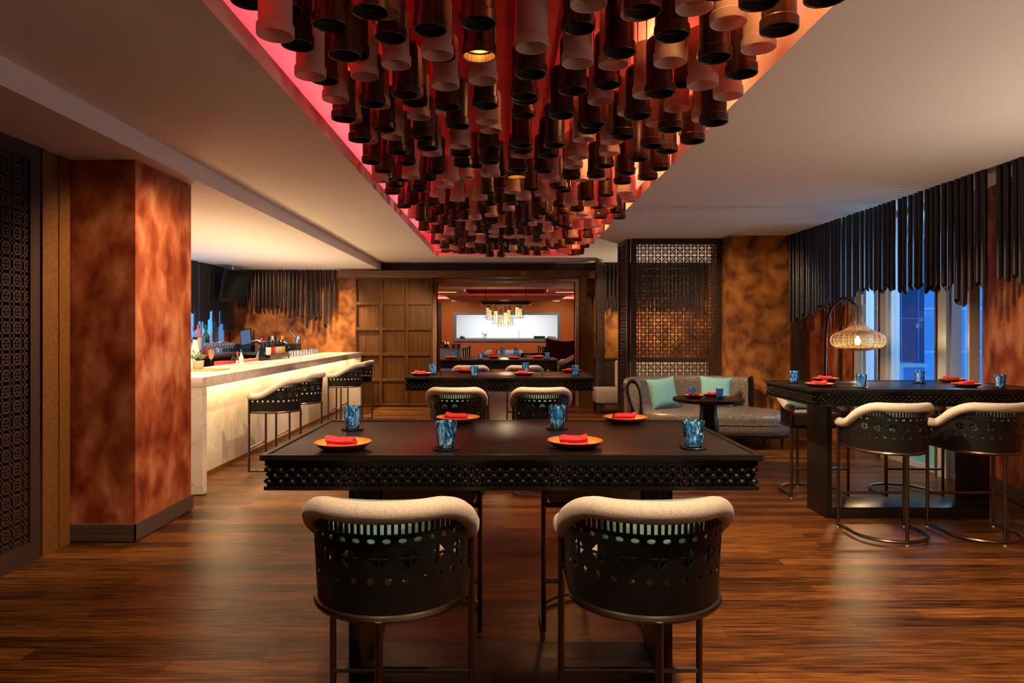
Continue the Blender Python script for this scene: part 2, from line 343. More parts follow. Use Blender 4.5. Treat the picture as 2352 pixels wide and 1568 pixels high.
# curtain-wall facades
def facade(name, glass, line, bw, bh, mort, rough=.25):
    m = mat(name, rough=rough, spec=.6); t, b = nodes(m); L = t.links.new
    tc = t.nodes.new('ShaderNodeTexCoord'); mp = t.nodes.new('ShaderNodeMapping'); mp.inputs['Rotation'].default_value = (PI/2, 0, 0)
    bk = t.nodes.new('ShaderNodeTexBrick'); bk.offset = 0; bk.inputs['Scale'].default_value = 1
    bk.inputs['Brick Width'].default_value = bw; bk.inputs['Row Height'].default_value = bh; bk.inputs['Mortar Size'].default_value = mort
    bk.inputs['Color1'].default_value = (*glass, 1); bk.inputs['Color2'].default_value = tuple(c*.75 for c in glass) + (1,); bk.inputs['Mortar'].default_value = (*line, 1)
    L(tc.outputs['Object'], mp.inputs[0]); L(mp.outputs[0], bk.inputs['Vector']); L(bk.outputs['Color'], b.inputs['Base Color']); return m
M['tower'] = facade('dark_blue_curtain_wall', (.006, .05, .17), (.06, .18, .42), 1.3, 3.6, .05)
M['glassblock'] = facade('bright_blue_curtain_wall', (.22, .56, .95), (.7, .85, 1), 2.2, 4.2, .09)
M['podium'] = facade('pale_blue_office_wall', (.05, .22, .5), (.3, .5, .8), 1.6, 2.2, .1)

# ---------------------------------------------------------------- setting: floor, ceilings, walls
ZC, ZS, ZL, ZR = 2.85, 2.705, 2.955, 3.25
CX0, CX1, CY0, CY1 = -1.24, 1.37, 1.0, 12.45
YB = 13.8
struct('floor', MB().box(-6.2, 6.2, -4.2, 26.6, -.1, 0), M['floor'])
c = MB()
c.box(-2.475, CX0, -4.2, YB, ZC, ZL).box(CX1, 6.2, -4.2, YB, ZC, ZL).box(CX0, CX1, -4.2, CY0, ZC, ZL).box(CX0, CX1, CY1, YB, ZC, ZL)
struct('ceiling', c, M['ceiling'])
struct('ceiling_soffit', MB().box(-6.2, -2.475, -4.2, YB, ZS, ZL), M['beam'])
rx0, rx1, ry0, ry1 = CX0-.34, CX1+.34, CY0-.3, CY1+.3
c = MB().box(rx0, rx1, ry0, ry1, ZR, ZR+.05).box(rx0-.05, rx0, ry0, ry1, ZL, ZR).box(rx1, rx1+.05, ry0, ry1, ZL, ZR).box(rx0, rx1, ry0-.05, ry0, ZL, ZR).box(rx0, rx1, ry1, ry1+.05, ZL, ZR)
for k in range(1, 12):   # board seams of the red ceiling
    x = rx0 + k*(rx1-rx0)/12
    c.box(x-.006, x+.006, ry0, ry1, ZR-.006, ZR)
struct('ceiling_recess', c, M['crimson'])
# walls
struct('wall_left', MB().box(-3.35, -3.11, -4.2, 4.83, 0, ZS), M['darkwood'])
struct('wall_behind', MB().box(-3.35, 6, -4.4, -4.2, 0, ZC), M['plaster'])
struct('pillar_left', MB().box(-3.35, -2.61, 4.83, 5.69, 0, ZS), M['plaster'])
struct('baseboard_left', MB().box(-3.06, -2.597, 4.815, 4.83, .012, .13).box(-2.61, -2.595, 4.815, 5.705, .012, .13), M['skirting'])
struct('wall_left_outer', MB().box(-5.75, -5.53, 5.69, 9.3, 0, ZS).box(-5.75, -5.53, 9.3, YB, 0, .85).box(-5.75, -5.53, 13.45, YB, .85, ZS), M['plaster'])
struct('wall_bar_end', MB().box(-5.53, -3.35, 5.5, 5.69, 0, ZS), M['plaster'])
ox0, ox1, oz = -1.36, 1.43, 2.47
struct('wall_back', MB().box(-5.75, ox0, YB, YB+.2, 0, ZC).box(ox1, 5.2, YB, YB+.2, 0, ZC).box(ox0, ox1, YB, YB+.2, oz, ZC), M['ochre'])
struct('trim_1', MB().box(-2.55, 1.9, YB-.06, YB, 2.66, ZC).box(-3.3, -2.55, YB-.06, YB, 2.66, ZS), M['darkwood'])
struct('trim_2', MB().box(-3.26, 1.78, YB-.42, YB-.26, 2.53, 2.67), M['oak_x'], bevel=.004)
struct('trim_3', MB().box(1.52, 1.80, YB-.1, YB, 0, 2.66), M['oak'])
struct('trim_4', MB().box(ox0-.07, ox0, YB-.12, YB+.2, 0, oz+.06).box(ox1, ox1+.07, YB-.12, YB+.2, 0, oz+.06).box(ox0, ox1, YB-.12, YB+.2, oz, oz+.06), M['pinkwood'])
struct('trim_5', MB().box(1.80, 4.1, YB-.04, YB, 0, .90).box(1.80, 4.1, YB-.06, YB, .90, .94), M['darkwood'])
# right side: ochre pier, reveal, window wall, near wall
struct('pillar_right', MB().box(3.215, 4.09, 9.755, 10.6, 0, ZC), M['ochre'])
struct('wall_alcove', MB().box(4.1, 4.3, 10.6, YB, 0, ZC), M['ochre'])
XW = 4.55
struct('wall_right_reveal', MB().box(4.09, 4.8, 9.76, 10.2, 0, ZC).box(XW, 4.62, 8.72, 9.76, 0, ZC), M['plaster'])
struct('wall_right', MB().prism([(4.62, 6.6), (5.0, 6.6), (4.6, -4.2), (4.2, -4.2), (4.22, 5.0)], 0, ZC), M['plaster'])
struct('baseboard_right', MB().prism([(4.60, 6.6), (4.62, 6.6), (4.22, 5.0), (4.20, 5.0)], 0.01, .14).box(4.09, XW, 9.745, 9.76, .01, .14), M['skirting'])
struct('trim_6', MB().box(4.09, 4.30, 9.72, 9.76, 0, ZC).box(XW-.03, XW, 9.18, 9.24, 0, ZC), M['darkwood'])

# windows of the right wall
def window(n, y0, y1, x, sgn, zlo, panes=True, cyan=None):
    w = MB()
    w.box(x-.05, x+.05, y0-.03, y0, 0, ZC).box(x-.05, x+.05, y1, y1+.03, 0, ZC).box(x-.04, x+.04, y0, y1, 0, .06).box(x-.04, x+.04, y0, y1, ZC-.06, ZC)
    o = struct('window_%d' % n, w, M['silver'])
    z0 = .06
    if cyan:
        MB().box(x-.012, x+.012, y0, y1, .06, cyan).build('spandrel_panel', M['cyan'], o); z0 = cyan
        MB().box(x-.04, x+.04, y0, y1, cyan, cyan+.05).build('transom', M['silver'], o); z0 = cyan + .05
    MB().box(x-.004, x+.004, y0, y1, z0, ZC-.06).build('pane', M['pane'], o)
    return o
window(1, 8.13, 8.49, XW, 1, 0, cyan=.62)
window(2, 7.06, 7.94, XW, 1, 0, cyan=.62)
window(3, 6.63, 6.86, XW, 1, 0, cyan=.62)
struct('trim_7', MB().box(XW-.09, XW+.02, 8.52, 8.70, 0, ZC).box(XW-.09, XW+.02, 7.97, 8.10, 0, ZC).box(XW-.09, XW+.02, 6.89, 7.03, 0, ZC), M['silver'])
struct('trim_8', MB().box(XW-.10, XW-.06, 8.10, 8.13, 0, ZC).box(XW-.10, XW-.06, 7.03, 7.06, 0, ZC).box(XW-.10, XW-.06, 8.70, 8.73, 0, ZC), M['oak'])
# window of the bar wall
w = MB().box(-5.6, -5.5, 9.3, 9.36, .85, ZS).box(-5.6, -5.5, 13.39, 13.45, .85, ZS).box(-5.6, -5.5, 9.36, 13.39, .85, .9).box(-5.6, -5.5, 12.38, 12.42, .9, ZS)
o = struct('window_4', w, M['silver'])
MB().box(-5.56, -5.552, 9.36, 13.39, .9, ZS).build('pane', M['pane'], o)

# ---------------------------------------------------------------- city outside the right window
def tower(name, u0, u1, Y, z0, z1, m, label, depth=14, roof=None):
    x0, x1 = (u0-UX)*Y/F, (u1-UX)*Y/F
    t_ = thing(name, label, 'building', ((x0+x1)/2, Y, z0)); w_ = (x1-x0)/2
    MB().box(-w_, w_, 0, depth, 0, z1-z0).build('facade', m, t_)
    return t_
t1 = tower('office_tower', 1940, 2123, 52, -30, 50, M['tower'], 'dark blue glass tower seen through the right windows behind the rattan lamp')
t2 = tower('office_tower', 2100, 2440, 66.5, -30, 60, M['glassblock'], 'bright pale blue glass tower with white floor lines, right part of the window view', depth=9)
t3 = tower('office_building', 1880, 2123, 36, -30, -.45, M['podium'], 'low blue office block with a flat pale roof at the foot of the dark tower', depth=12)
MB().box(-2.85, 2.85, -.2, 12, 29.55, 29.75).build('roof_slab', M['silver'], t3)
MB().box(1.2, 2.0, 2, 4, 29.75, 30.3).build('plant_room', M['silver'], t3)
t4 = tag(MB().box(4.73, 4.78, 8.66, 8.80, -3, 6).build('brick_column', M['brick']), 'pinkish brick column outside the leftmost right-hand window', 'column')

# ---------------------------------------------------------------- lattice
def lattice(mb, w, h, p, bw=.009, d=.02):
    """octagon fretwork filling local x 0..w, z 0..h"""
    nx, nz = max(1, round(w/p)), max(1, round(h/p)); px, pz = w/nx, h/nz
    for i in range(nx):
        for a in (.33, .67): mb.bar((px*(i+a), 0, 0), (px*(i+a), 0, h), bw, d*.9)
    for k in range(nz):
        for a in (.33, .67): mb.bar((0, 0, pz*(k+a)), (w, 0, pz*(k+a)), bw, d*.9)
    for i in range(nx):
        for k in range(nz):
            x, z = i*px, k*pz
            for (a, b_) in (((.33, .08), (.08, .33)), ((.67, .08), (.92, .33)), ((.33, .92), (.08, .67)), ((.67, .92), (.92, .67)),
                            ((0, 0), (.205, .205)), ((1, 0), (.795, .205)), ((0, 1), (.205, .795)), ((1, 1), (.795, .795))):
                mb.bar((x+a[0]*px, 0, z+a[1]*pz), (x+b_[0]*px, 0, z+b_[1]*pz), bw, d)
    return mb
def lattice_panel(name, label, a, b, z0, z1, frame=.07, p=.107, depth=.05, bw=.009, backing=None):
    a, b = Vector(a), Vector(b); w = (b-a).length; rz = math.atan2(b.y-a.y, b.x-a.x)
    t = thing(name, label, 'lattice screen', (a.x, a.y, z0), rz); h = z1-z0
    f = MB().box(0, frame, -depth/2, depth/2, 0, h).box(w-frame, w, -depth/2, depth/2, 0, h).box(frame, w-frame, -depth/2, depth/2, 0, frame*1.4).box(frame, w-frame, -depth/2, depth/2, h-frame*1.1, h)
    f.build('frame', M['lattice'], t)
    g = lattice(MB(), w-2*frame, h-frame*2.5, p, bw)
    gg = g.build('fretwork', M['lattice'], t, fix=False); gg.location = (frame, 0, frame*1.4)
    if backing: MB().box(frame, w-frame, depth*.5, depth*.5+.01, frame, h-frame).build('backing', backing, t)
    return t
lattice_panel('lattice_screen', 'tall brown octagon fretwork screen standing behind the curved settee', (1.877, 10.10), (3.215, 10.10), 0, ZC, .075)
lattice_panel('lattice_screen', 'narrow side leaf of brown fretwork turned away at the left of the settee', (1.795, 10.66), (1.850, 10.13), 0, ZC, .06)
lattice_panel('lattice_screen', 'large dark fretwork panel on the left wall beside the mottled pillar', (-3.085, 1.6), (-3.085, 4.50), 0, ZS, .09, p=.098, bw=.012, backing=M['darkwood'])
struct('trim_9', MB().box(-3.11, -3.055, 4.52, 4.56, 0, ZS).box(-3.11, -3.07, 4.56, 4.70, 0, ZS).box(-3.11, -3.062, 4.70, 4.815, 0, ZS), M['oak_x'])
o = lattice_panel('folding_screen', 'open fretwork leaf seen edge on beside the private room doorway', (1.72, 12.7), (1.93, 13.25), 0, 2.8, .05)
# sliding panel door
d = MB().box(-2.93, -1.41, YB-.34, YB-.30, .02, 2.53)
xs = [-2.93 + i*(1.52/3) for i in range(4)]; zs = [.02 + k*(2.51/5) for k in range(6)]
for x in xs: d.box(max(-2.93, x-.028), min(-1.41, x+.028), YB-.385, YB-.34, .02, 2.53)
for z in zs: d.box(-2.93, -1.41, YB-.38, YB-.34, max(.02, z-.03), min(2.53, z+.03))
struct('door_1', d, M['oak'], bevel=.003)

# ---------------------------------------------------------------- hanging poles
def pole_mesh(L, r, cut, ang):
    n = 14; mb = MB()
    def ring(rad, top): return [(rad*math.cos(2*PI*i/n), rad*math.sin(2*PI*i/n), top if top is not None else cut*math.cos(2*PI*i/n-ang)) for i in range(n)]
    mb.loft([ring(r*.78, .18+cut), ring(r*.78, None), ring(r, None), ring(r, L)], cap=False)
    return mb
def poles(pts, ztop, label, group, r=.032):
    for i, (x, y, zb) in enumerate(pts):
        rr = r*random.uniform(.9, 1.1)
        o = pole_mesh(ztop-zb, rr, random.uniform(.02, .05), random.uniform(0, 2*PI)).build('hanging_pole', M['pole'], smooth=True, angle=50)
        o.location = (x, y, zb)
        tag(o, label % ordinal(i+1), 'pole', group)
pts = []
y = 9.66
prof = [(1826, 732), (1850, 726), (1880, 706), (1905, 700), (1940, 690), (1965, 676), (1990, 664), (2040, 662), (2110, 661), (2160, 660), (2185, 658), (2196, 692), (2216, 690), (2226, 664), (2245, 660), (2258, 650), (2290, 634), (2320, 640), (2400, 640)]
while y > 4.6:
    u = UX + 4.06*F/y
    v = 640
    for (a, b) in zip(prof, prof[1:]):
        if a[0] <= u <= b[0]: v = a[1] + (b[1]-a[1])*(u-a[0])/(b[0]-a[0])
    if u < prof[0][0]: v = 732
    zb = H - (v-VY)*y/F + random.uniform(-.03, .02)
    if not (2268 < u < 2288): pts.append((4.06 + random.uniform(-.012, .012), y, zb))
    y -= random.choice((.083, .086, .09, .098))
poles(pts, ZC, 'dark hollow pole hanging before the right windows, %s from the far end of the row', 'poles hanging along the right window wall', .0245)
# bar corner: left wall row, then back wall row
lw = [(430, 716), (441, 713), (445, 757), (452, 738), (458, 735), (464, 738), (470, 752), (477, 729), (484, 713), (491, 735), (499, 746), (505, 713), (511, 744), (518, 757)]
pts = []
n_ = 24
for i in range(n_):
    y = 11.75 + i*(13.5-11.75)/(n_-1); u = UX - 5.40*F/y
    v = min(lw, key=lambda q: abs(q[0]-u))[1]
    if i in (4,): continue
    pts.append((-5.40 + random.uniform(-.015, .015), y, H-(v-VY)*y/F + random.uniform(-.02, .02)))
poles(pts, ZS, 'dark hollow pole before the bar side window, %s from the near end of its row', 'poles hanging along the bar side window', .027)
bw_ = [(522, 703), (560, 706), (600, 706), (640, 708), (668, 715), (685, 722), (690, 735), (697, 724), (707, 747), (715, 732), (725, 733), (732, 732), (745, 748), (754, 730), (765, 732)]
pts = []
x = -5.28
while x < -3.32:
    y = 13.62; u = UX + x*F/y
    v = 706
    for (a, b) in zip(bw_, bw_[1:]):
        if a[0] <= u <= b[0]: v = a[1] if u-a[0] < b[0]-u else b[1]
    pts.append((x, y + random.uniform(-.012, .012), H-(v-VY)*y/F + random.uniform(-.02, .02)))
    x += random.choice((.072, .076, .08)) if u < 680 else random.choice((.085, .09, .1))
poles(pts, ZS, 'dark hollow pole on the wall behind the bar, %s from the corner', 'poles hanging on the wall behind the bar', .028)
pts = [(1.84, 13.6, 1.98), (1.92, 13.6, 1.90)] + [(2.02+.078*i, 13.6, 1.92+random.uniform(-.03, .03)) for i in range(26)]
poles(pts, ZC, 'dark hollow pole on the alcove wall behind the fretwork screen, %s from its left end', 'poles hanging on the alcove wall', .031)

# ---------------------------------------------------------------- bamboo tubes in the ceiling recess
Z1, Z2 = 3.136, 2.94
T1 = """225 20 230 D|455 22 258 D|440 300 262 F|575 330 236 D|813 197 250 D|667 550 222 F|772 588 200 D|1097 90 274 D|1200 110 220 F|1237 262 234 D|905 395 240 D|985 400 215 D
1058 553 203 F|1285 470 215 F|1530 220 248 D|1583 400 230 F|1608 415 210 D|1875 170 266 D|1885 410 250 L|1912 583 213 F|1640 620 202 F|1112 752 192 D|1153 762 180 F|1350 684 202 D|1390 690 186 F
1420 742 180 D|1450 850 170 F|1655 773 190 D|1670 790 178 F|1930 764 188 D|1940 876 168 F|1968 945 160 F|845 715 193 F|910 860 182 D|962 872 170 F|1020 1008 165 D|1075 1018 158 F|1207 942 169 D
1253 983 165 F|1295 1100 158 D|1320 1085 150 D|1478 988 165 D|1512 1070 157 D|1543 1112 149 F|1708 927 180 D|1740 1058 155 F|1750 1116 146 D|1765 1192 138 D|1952 1080 153 D|1957 1162 150 D|1965 1265 140 F
1110 1172 145 D|1195 1234 135 D|1205 1290 125 D|1355 1180 142 D|1390 1280 132 F|1573 1240 140 D"""
T2 = """212 325 230 F|205 505 217 D|160 655 189 D|165 682 180 D|155 783 160 D|143 987 147 D|142 1022 143 D|135 1054 138 F|115 1150 132 D|107 1197 124 L|525 195 228 D|518 430 217 F|490 617 200 D|600 45 250 F|715 -15 240 D
960 82 254 D|895 100 240 F|805 360 218 D|760 440 205 F|718 578 190 D|672 692 178 F|1310 55 250 F|1195 205 242 D|1142 425 220 F|1075 635 205 D|985 642 190 F|1450 -20 260 D|1537 160 242 F|1690 45 270 D|1445 395 228 D
1362 577 209 F|1250 565 190 D|1195 737 177 F|1880 205 253 D|1740 330 230 F|1625 503 214 D|1535 650 198 F|2195 -8 285 D|1438 832 188 D|1377 806 180 F|1140 880 170 D|1070 830 165 F|925 788 182 D|873 765 170 F|1295 957 165 D
1225 905 150 F|1170 1025 150 D|825 927 163 D|797 905 155 D|1020 988 155 D|930 1078 140 D|560 945 152 F|630 842 172 D|598 885 165 D|412 783 177 D|363 985 153 D|323 1055 141 D|290 1158 135 D|525 1064 138 F|490 1128 130 F
475 1202 126 D|750 960 150 F|735 1040 142 F|700 1123 130 D|845 1172 130 D|1070 1142 134 D|1000 1212 122 D|645 1192 125 D|1020 1115 120 F|1112 1030 125 F|877 1075 125 F"""
RIM = .150
tubes = []
for txt, s, ox in ((T1, Z1, 500), (T2, Z2, 1150)):
    for e in txt.replace('\n', '|').split('|'):
        a = e.split(); u, v, w_ = ox + float(a[0])/s, float(a[1])/s, float(a[2])/s
        d_ = RIM*F/w_
        x_, y_, z_ = W(u, v, d_)
        z_ = max(2.60, min(2.9, z_))
        y_ = (z_-H)*F/(VY-v); x_ = (u-UX)*y_/F          # keep the sight line, depth from the bounded height
        tubes.append([max(CX0-.02, min(CX1+.02, x_)), y_, z_, a[3]])
cols = 12
rowy = 5.75; k = 0
far = []
while rowy < 12.3:
    for i in range(cols):
        x_ = CX0 + .18 + (i + .5*(k % 2))*(CX1-CX0-.26)/(cols-.5) + random.uniform(-.02, .02)
        y_ = rowy + random.uniform(-.06, .06)
        far.append([x_, y_, random.uniform(2.79, 2.89) if rowy > 8 else random.uniform(2.74, 2.88), 'F' if random.random() < .34 else 'D'])
    rowy += .40; k += 1
tubes += [q for q in far if all((q[0]-p[0])**2 + (q[1]-p[1])**2 > .028 for p in tubes)]
lit_far = [W(1097, 527, 9.2), W(1140, 567, 11.6)]
for lf in lit_far:
    q = min(tubes, key=lambda p: (p[0]-lf[0])**2 + (p[1]-lf[1])**2); q[3] = 'L'
# nudge overlapping tubes apart along the depth
for it in range(40):
    for i in range(len(tubes)):
        for j in range(i):
            a, b = tubes[i], tubes[j]; dx, dy = a[0]-b[0], a[1]-b[1]; dd = math.hypot(dx, dy)
            if dd < .156 and abs(a[2]-b[2]) < .29:
                if dd < 1e-4: dx, dy, dd = .01, .01, .014
                q = (.157-dd)/2
                a[0] += dx/dd*q*.6; b[0] -= dx/dd*q*.6; a[1] += dy/dd*q; b[1] -= dy/dd*q
def tube_mesh():
    mb = MB()
    prof = [(.060, .20), (.060, .040), (.0665, .036), (.0680, .004), (.0705, 0), (.0740, 0), (.0752, .002), (.0752, .040), (.0735, .043), (.0690, .0445), (.0675, .047), (.0675, .15), (.068, .245), (.064, .263), (.052, .275), (.03, .28), (.006, .281)]
    mb.lathe(prof, 28); mb.lathe([(.060, .20), (.001, .201)], 28)
    return mb
tproto = {}
for kk, mm in (('D', M['bamboo']), ('F', M['frost'])):
    tproto[kk] = tube_mesh().build('bamboo_tube', mm, smooth=True, doubles=.0001, fix=True, angle=28).data
    bpy.data.objects.remove(bpy.data.objects['bamboo_tube'])
wire = MB().tube([(0,0,0), (0,0,1)], .003, 6).build('hanging_wire', M['blackmat']); wdat = wire.data; bpy.data.objects.remove(wire)
ccount = {}
tubes.sort(key=lambda p: p[1])
lit_names = ['nearest amber-lit bamboo tube glowing at its mouth', 'amber-lit bamboo tube halfway along the recess', 'second farthest glowing bamboo tube of the recess', 'farthest glowing bamboo tube of the recess']
nl = 0
for (x_, y_, z_, k_) in tubes:
    cidx = min(10, max(0, int((x_-CX0)/(CX1-CX0)*11)))
    key = (cidx, k_); ccount[key] = ccount.get(key, 0) + 1
    nm = 'frosted_tube' if k_ == 'F' else 'bamboo_tube'
    o = bpy.data.objects.new(nm, tproto['F' if k_ == 'F' else 'D']); C.objects.link(o); o.location = (x_, y_, z_); o.rotation_euler.z = random.uniform(0, 6)
    adj = 'frosted pale' if k_ == 'F' else 'dark bamboo'
    if k_ == 'L':
        tag(o, lit_names[min(nl, 3)] if nl < 4 else 'glowing bamboo tube in the recess', 'hanging tube', 'hanging tubes in the red ceiling recess'); nl += 1
        bl = MB().lathe([(.001, .16), (.03, .16), (.03, .185), (.001, .186)], 16).build('bulb', M['bulb'], o)
        point('tube_lamp', (x_, y_, z_+.10), 5.0, (1, .50, .08), .02)
    else:
        tag(o, '%s tube, %s nearest of its kind in column %s of eleven from the left' % (adj, ordinal(ccount[key]), ONES[cidx+1].replace('first', 'one').replace('second', 'two').replace('third', 'three').replace('fourth', 'four').replace('fifth', 'five').replace('sixth', 'six').replace('seventh', 'seven').replace('eighth', 'eight').replace('ninth', 'nine').replace('tenth', 'ten').replace('eleventh', 'eleven')), 'hanging tube', 'hanging tubes in the red ceiling recess')
    wv = bpy.data.objects.new('hanging_wire', wdat); C.objects.link(wv); wv.parent = o; wv.location = (0, 0, .28); wv.scale = (1, 1, ZR-z_-.28)

# ---------------------------------------------------------------- bar stool
def ucurve(a, b, yf, n_st=8, n_arc=28):
    P = [(-a, yf*(1-i/n_st)) for i in range(n_st)] + [(-a*math.cos(PI*i/n_arc), -b*math.sin(PI*i/n_arc)) for i in range(n_arc+1)] + [(a, yf*(i+1)/n_st) for i in range(n_st)]
    return P
UA, UB, UF = .240, .235, .215
_U = ucurve(UA, UB, UF); _S = [0]
for p, q in zip(_U, _U[1:]): _S.append(_S[-1] + math.dist(p, q))
UL = _S[-1]
def upos(s):
    s = max(0, min(UL, s))
    for i in range(len(_S)-1):
        if s <= _S[i+1] + 1e-9:
            f = (s-_S[i])/(_S[i+1]-_S[i]); return (_U[i][0]+(_U[i+1][0]-_U[i][0])*f, _U[i][1]+(_U[i+1][1]-_U[i][1])*f)
def railz(s):
    t_ = 1 - abs(2*s/UL-1); x_ = max(0, min(1, (t_-.10)/.62)); return .805 + .155*(x_*x_*(3-2*x_))
def smap(s, z, off=0):
    x_, y_ = upos(s); f = 1 + .07*(z-.64)/.3
    if off:
        a, b = upos(s-.004), upos(s+.004); l = math.dist(a, b); x_ -= off*(b[1]-a[1])/l*-1; y_ -= off*(b[0]-a[0])/l
    return (x_*f, y_*(f if y_ < 0 else 1), z)
def shell_mesh():
    mb = MB(); flat = []
    def poly(pts): flat.append(pts)
    def plain(s0, s1, z0, z1, n=1):
        for i in range(n):
            a, b = s0+(s1-s0)*i/n, s0+(s1-s0)*(i+1)/n
            ta, tb = min(z1, railz(a)-.008), min(z1, railz(b)-.008)
            if ta > z0+1e-3 and tb > z0+1e-3: poly([(a, z0), (b, z0), (b, tb), (a, ta)])
            elif ta > z0+1e-3: poly([(a, z0), (b, z0), (a, ta)])
            elif tb > z0+1e-3: poly([(a, z0), (b, z0), (b, tb)])
    def hole(s0, s1, z0, z1, rs, rz_):
        cs, cz = (s0+s1)/2, (z0+z1)/2; n = 12; O, I = [], []
        hw, hh = (s1-s0)/2, (z1-z0)/2
        for i in range(n):
            a = 2*PI*(i+.5)/n; cx, sy = math.cos(a), math.sin(a); k_ = 1/max(abs(cx), abs(sy))
            O.append((cs+hw*cx*k_, cz+hh*sy*k_)); I.append((cs+rs*cx, cz+rz_*sy))
        # snap to corners
        for c_ in ((s0,z0),(s1,z0),(s1,z1),(s0,z1)):
            j = min(range(n), key=lambda q: (O[q][0]-c_[0])**2+(O[q][1]-c_[1])**2); O[j] = c_
        for i in range(n):
            j = (i+1) % n; poly([O[i], O[j], I[j], I[i]])
    def fits(s0, s1, z): return min(railz(s0), railz(s1)) - .012 > z
    N = 52
    plain(0, UL, .640, .728, N)
    n1 = 22; w_ = UL/n1
    for i in range(n1): hole(i*w_, (i+1)*w_, .728, .776, .0115, .0115)
    n2 = 13; w_ = UL/n2
    for i in range(n2):
        s0, s1 = i*w_, (i+1)*w_
        if fits(s0, s1, .858):
            cs, cz, hw, hh, g_, q = (s0+s1)/2, .817, w_/2, .041, .0032, .031
            for ax in (1, -1):
                for az in (1, -1):
                    f = lambda x_, z_: (cs+ax*x_, cz+az*z_)
                    A, B_, Cc = f(g_, g_), f(q, g_), f(g_, q)
                    poly([f(0,0), f(hw,0), B_, A]); poly([f(hw,0), f(hw,hh), f(0,hh), Cc, B_]); poly([f(0,hh), f(0,0), A, Cc])
        else: plain(s0, s1, .776, .858, 4)
    n3 = 26; w_ = UL/n3
    for i in range(n3):
        s0, s1 = i*w_, (i+1)*w_
        if fits(s0, s1, .888): hole(s0, s1, .858, .888, .0125, .0078)
        else: plain(s0, s1, .858, .888, 2)
    n4 = 60; w_ = UL/n4
    for i in range(n4):
        s0, s1 = i*w_, (i+1)*w_; t_ = min(railz(s0), railz(s1)) - .008
        if t_ > .910:
            a, b = s0+w_*.22, s1-w_*.22; lo = .893
            poly([(s0,.888),(s1,.888),(b,lo),(a,lo)]); poly([(s0,.888),(a,lo),(a,t_),(s0,t_)]); poly([(b,lo),(s1,.888),(s1,t_),(b,t_)])
        else: plain(s0, s1, .888, 1, 1)
    # two skins joined along every open edge
    idx = {}; sv = []
    def vid(p):
        k_ = (round(p[0], 4), round(p[1], 4))
        if k_ not in idx: idx[k_] = len(sv); sv.append(p)
        return idx[k_]
    fs = []; ec = {}
    for pts in flat:
        f = []
        for p in pts:
            i = vid(p)
            if not f or f[-1] != i: f.append(i)
        if f[0] == f[-1]: f.pop()
        if len(f) < 3: continue
        ar = sum(sv[f[i]][0]*sv[f[(i+1) % len(f)]][1] - sv[f[(i+1) % len(f)]][0]*sv[f[i]][1] for i in range(len(f)))
        if ar < 0: f.reverse()
        fs.append(f)
        for i in range(len(f)):
            e = (f[i], f[(i+1) % len(f)]); ec[e] = ec.get(e, 0) + 1
    n = len(sv)
    mb.v = [smap(*p) for p in sv] + [smap(p[0], p[1], -.007) for p in sv]
    mb.f = [tuple(f) for f in fs] + [tuple(i+n for i in reversed(f)) for f in fs] + [(b, a, a+n, b+n) for (a, b) in ec if (b, a) not in ec]
    return mb
def make_stool():
    t = thing('bar_stool', 'x', 'bar stool')
    shell_mesh().build('shell', M['shell'], t, fix=False, smooth=True, angle=30)
    P = []; R = []
    for i in range(61):
        s = UL*i/60; x_, y_, z_ = smap(s, railz(s)); P.append((x_, y_, z_)); R.append(.034)
    e0 = [(P[0][0], P[0][1]+d_, P[0][2]-.001) for d_ in (.030, .026, .016)]; e1 = [(P[-1][0], P[-1][1]+d_, P[-1][2]-.001) for d_ in (.016, .026, .030)]
    MB().tube(e0+P+e1, [.010, .022, .031]+R+[.031, .022, .010], 14).build('arm_rail', M['linen'], t, smooth=True, angle=80)
    out = [(x_*.95, y_*.95) for x_, y_ in ucurve(UA, UB, UF)]; out = [(-UA*.95, UF+.012)] + out[1:-1] + [(UA*.95, UF+.012)]
    rings = []
    for k_, z_ in ((.97, .652), (1, .665), (1, .715), (.975, .735), (.9, .748), (.6, .754)): rings.append([(x_*k_, .0+(y_)*k_, z_) for x_, y_ in out])
    MB().loft(rings).build('seat_cushion', M['grey_linen'], t, smooth=True, angle=60)
    fr = [smap(UL*i/48, .636) for i in range(49)]
    MB().tube(fr + [(.0, UF, .636)], .0125, 8, closed=True).build('seat_frame', M['bronze'], t, smooth=True)
    MB().box(-UA*.9, UA*.9, -UB*.45, UF, .640, .652).build('seat_board', M['blackplain'], t)
    for (x_, y_, zt) in ((-.252, .222, .80), (.252, .222, .80), (0, -.243, .636)):
        lg = MB().tube([(x_, y_, .012), (x_, y_, zt if y_ < 0 else .785)], .0122, 10).build('leg', M['bronze'], t, smooth=True)
        MB().lathe([(.001, 0), (.009, 0), (.009, .012), (.001, .012)], 10, (x_, y_)).build('foot_pad', M['rubber'], lg)
    rg = [(x_*1.05, y_*1.035, .026) for x_, y_ in ucurve(UA, UB, .222)]
    MB().tube(rg, .0122, 8).build('base_ring', M['bronze'], t, smooth=True)
    MB().tube([(-.252, .222, .262), (.252, .222, .262)], .0105, 8).build('footrest', M['bronze'], t, smooth=True)
    return t
stool0 = make_stool(); used = []
def stool(x, y, rz, label, group):
    if not used:
        used.append(1); stool0.location = (x, y, 0); stool0.rotation_euler = (0, 0, rz); stool0['label'] = label; stool0['group'] = group; return stool0
    return dup(stool0, (x, y, 0), rz, label, group)
